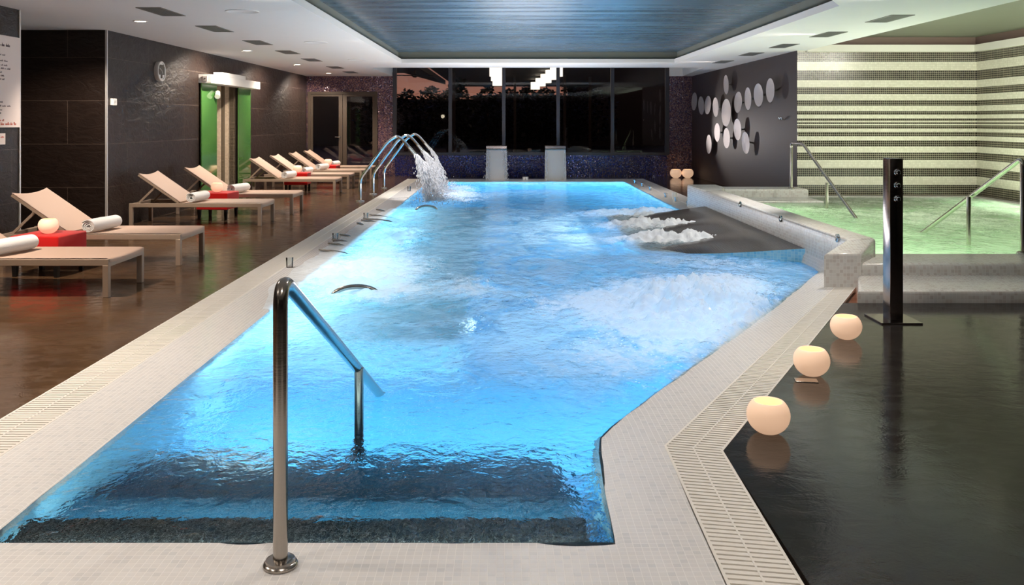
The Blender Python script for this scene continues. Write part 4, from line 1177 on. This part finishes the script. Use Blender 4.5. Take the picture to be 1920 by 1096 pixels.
for i, (x, y, h, w, lab) in enumerate(((-4.6, 41, 2.75, 1.2, 'dark shrub behind the first pane, at its wall side'), (-3.5, 42, 3.0, 1.1, 'dark shrub behind the first pane, under the fan'), (-2.55, 40, 2.7, .9, 'dark shrub behind the first mullion'), (-1.9, 36, 3.1, .7, 'dark leafy tree seen through the second pane'),
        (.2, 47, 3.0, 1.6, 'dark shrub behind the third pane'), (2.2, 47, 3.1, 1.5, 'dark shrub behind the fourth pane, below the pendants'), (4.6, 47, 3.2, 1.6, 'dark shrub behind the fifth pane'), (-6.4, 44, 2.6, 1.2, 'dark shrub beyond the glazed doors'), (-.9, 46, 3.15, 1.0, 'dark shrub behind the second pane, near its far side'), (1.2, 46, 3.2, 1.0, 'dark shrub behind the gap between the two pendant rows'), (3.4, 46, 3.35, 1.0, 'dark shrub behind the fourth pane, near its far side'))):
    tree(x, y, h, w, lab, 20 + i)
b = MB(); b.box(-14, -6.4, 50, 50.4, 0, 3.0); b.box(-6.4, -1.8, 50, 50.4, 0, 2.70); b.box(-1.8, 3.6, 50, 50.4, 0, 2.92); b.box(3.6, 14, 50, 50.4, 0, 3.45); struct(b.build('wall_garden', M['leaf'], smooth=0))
# lit lobby door and lamp on the rear wall (mirrored in the window)
b = MB(); b.box(-4.75, -4.65, -4, -3.93, 0, 2.05); b.box(-3.85, -3.78, -4, -3.93, 0, 2.05); b.box(-4.65, -3.85, -4, -3.93, 1.97, 2.05)
d2 = struct(b.build('door_2', M['door_metal'], smooth=0))
b = MB(); b.box(-4.65, -3.85, -3.98, -3.96, .0, 1.97); b.build('pane', simple('frosted_glass', srgb(120, 112, 84), .3), d2, smooth=0)
t = tag(empty('wall_lamp', (-3.5, -4, 1.72)), 'round glowing wall lamp by the rear door, mirrored in the window', 'wall lamp')
b = MB(); b.lathe([(0, 0), (.08, 0), (.08, .02), (0, .025)], 20, M=Matrix.Rotation(R(-90), 4, 'X')); b.build('plate', M['chrome'], t)
b = MB(); b.lathe([(0, -.11)] + [(.11 * math.cos(a), .11 * math.sin(a)) for a in [(-PI / 2 + PI * k / 12) for k in range(1, 12)]] + [(0, .11)], 20, M=Matrix.Translation((0, .13, 0))); b.build('globe_shade', M['wall_lamp'], t)

# ------------------------------------------------------------------ lights
def light(kind, name, loc, energy, col, rot=None, target=None, size=.1, size_y=None, spot=60, blend=.6, spread=None):
    d = bpy.data.lights.new(name, kind); d.energy = energy; d.color = col
    if kind == 'AREA':
        d.shape = 'RECTANGLE' if size_y else 'SQUARE'; d.size = size
        if size_y: d.size_y = size_y
        if spread is not None: d.spread = R(spread)
    else: d.shadow_soft_size = size
    if kind == 'SPOT': d.spot_size = R(spot); d.spot_blend = blend
    o = bpy.data.objects.new(name, d); COL.objects.link(o); o.location = loc
    if target is not None: o.rotation_euler = (Vector(target) - Vector(loc)).to_track_quat('-Z', 'Y').to_euler()
    elif rot is not None: o.rotation_euler = rot
    return o
WARM = (1.0, .84, .69); NEUT = (1.0, .88, .77)
for y in (2.9, 6.7, 10.44, 14.76, 18.35, 21.6):
    light('SPOT', 'downlight_and_fill_beam', (-4.32, y, H - .02), 380 if y > 8 else 430, WARM, target=(-4.95, y + .15, .9) if y > 8 else (-4.0, y + .2, 0), size=.05, spot=150 if y > 11 else 116, blend=.5)
for x, y in ((-2.6, 1.2), (0, 1.2), (2.6, 1.2), (-2.6, 4.5), (0.9, 4.6), (2.2, 6.3)):  # added fill spots without fixtures, lighting the near coping and floor
    light('SPOT', 'downlight_and_fill_beam', (x, y, H - .02), 135, NEUT, rot=(0, 0, 0), size=.06, spot=140, blend=.9)
for x, y in ((4.3, 12.0), (-2.6, 8.6), (-2.6, 13.0), (4.3, 17.5), (-2.6, 17.5), (3.8, 8.6)):  # added unseen ceiling spots, brightening the pool water
    light('SPOT', 'pool_fill_beam', (x, y, H - .02), 330, NEUT, target=(.6, y, 0), size=.06, spot=100, blend=.9)
for x in (5.4, 6.5, 7.4):
    light('SPOT', 'tub_beam', (x, 9.6, 2.8), 205, (1, .97, .84), target=(x + .1, 14.4, .9), size=.08, spot=120, blend=.9)
light('SPOT', 'sculpture_beam', (3.2, 22.4, 1.1), 120, (1, .9, .86), target=(4.9, 18.2, 1.6), size=.04, spot=54, blend=.5)
light('SPOT', 'spout_fill_beam', (-2.5, 14.6, 2.59), 800, (1, .95, .92), target=(-1.2, 17.0, .4), size=.05, spot=50, blend=.6)  # added spot without a fixture, whitening the falling water
light('SPOT', 'ledge_fill_beam', (3.9, 10.4, 2.59), 330, (1, .96, .94), target=(2.0, 11.6, 0), size=.05, spot=70, blend=.7)  # added spot without a fixture, brightening foam on the dark ledge
# added underwater strips, mostly under the edges, standing in for pool and tub lamps
BL = (.80, .96, .96)
DN = (0, 0, 0)
light('AREA', 'pool_fill_strip', (-1.62, 13.4, -.10), 105, BL, rot=DN, size=.30, size_y=14.2)
light('AREA', 'pool_fill_strip', (-1.62, 5.75, -.10), 18, BL, rot=DN, size=.30, size_y=1.2)
light('AREA', 'pool_fill_strip', (2.66, 17.4, -.10), 250, BL, rot=DN, size=.30, size_y=7.0)
light('AREA', 'pool_fill_strip', (1.62, 6.6, -.10), 60, BL, rot=(0, 0, R(-30.5)), size=.30, size_y=3.4)
light('AREA', 'pool_fill_strip', (.5, 20.85, -.10), 220, (.7, .92, 1), rot=DN, size=4.2, size_y=.30)
light('AREA', 'pool_fill_strip', (1.45, 11.5, -.30), 220, BL, rot=(0, R(40), 0), size=.30, size_y=3.4)
light('AREA', 'pool_fill_strip', (-.2, 4.95, -.75), 22, BL, rot=(R(62), 0, 0), size=3.0, size_y=.2)
light('AREA', 'step_fill_strip', (-.7, 3.06, -.09), 4, BL, rot=(R(60), 0, 0), size=2.0, size_y=.06)  # added strips, both lifting the dark entry steps
light('AREA', 'step_fill_strip', (-.7, 3.31, -.17), 9, BL, rot=(R(84), 0, 0), size=2.0, size_y=.05)
GR = (.93, 1.0, .86)
light('AREA', 'tub_fill_strip', (3.52, 10.8, .08), 80, GR, rot=DN, size=.3, size_y=5.0)
light('AREA', 'tub_fill_strip', (7.55, 11.2, .08), 85, GR, rot=DN, size=.3, size_y=5.6)
light('AREA', 'tub_fill_strip', (5.6, 8.32, .08), 80, GR, rot=DN, size=4.0, size_y=.3)

# added uplights above the water, standing in for its glow on the ceiling
light('AREA', 'pool_glow_fill', (.35, 14.4, .05), 330, (1, .93, .88), rot=(R(180), 0, 0), size=1.7, size_y=9.0)
light('AREA', 'tub_glow_fill', (6.3, 12.3, .21), 80, (.92, 1.0, .80), rot=(R(180), 0, 0), size=2.2, size_y=3.0)

# ------------------------------------------------------------------ world, camera
w = bpy.data.worlds.new('dusk'); SC.world = w; w.use_nodes = True
nt = w.node_tree; nt.nodes.clear()
tc = nt.nodes.new('ShaderNodeTexCoord'); sp = nt.nodes.new('ShaderNodeSeparateXYZ'); nt.links.new(tc.outputs['Generated'], sp.inputs[0])
cr = nt.nodes.new('ShaderNodeValToRGB'); nt.links.new(sp.outputs[2], cr.inputs[0])
cr.color_ramp.elements[0].position = 0.0; cr.color_ramp.elements[0].color = srgb(190, 122, 92)
cr.color_ramp.elements[1].position = .10; cr.color_ramp.elements[1].color = srgb(128, 100, 98)
e = cr.color_ramp.elements.new(.5); e.color = srgb(50, 56, 84)
bg = nt.nodes.new('ShaderNodeBackground'); nt.links.new(cr.outputs[0], bg.inputs[0]); bg.inputs[1].default_value = 1.0
ou = nt.nodes.new('ShaderNodeOutputWorld'); nt.links.new(bg.outputs[0], ou.inputs[0])

cd = bpy.data.cameras.new('camera'); cam = bpy.data.objects.new('camera', cd); COL.objects.link(cam)
cam.location = (0, 0, 1.42); cam.rotation_euler = (R(90), 0, 0)
cd.sensor_width = 36; cd.lens = 1650 / 1920 * 36
cd.shift_x = 14 / 1920; cd.shift_y = -320 / 1920
cd.clip_start = .05; cd.clip_end = 200
SC.camera = cam
vs_ = SC.view_settings
vs_.view_transform = 'Standard'; vs_.look = 'None'; vs_.exposure = 0.0; vs_.gamma = 1.0; vs_.use_curve_mapping = False
SC.display_settings.display_device = 'sRGB'
cy = SC.cycles
cy.max_bounces = 10; cy.diffuse_bounces = 4; cy.glossy_bounces = 5; cy.transmission_bounces = 8; cy.transparent_max_bounces = 10
cy.sample_clamp_indirect = 4.0; cy.sample_clamp_direct = 0.0
cy.caustics_reflective = False; cy.caustics_refractive = False
cy.use_denoising = True
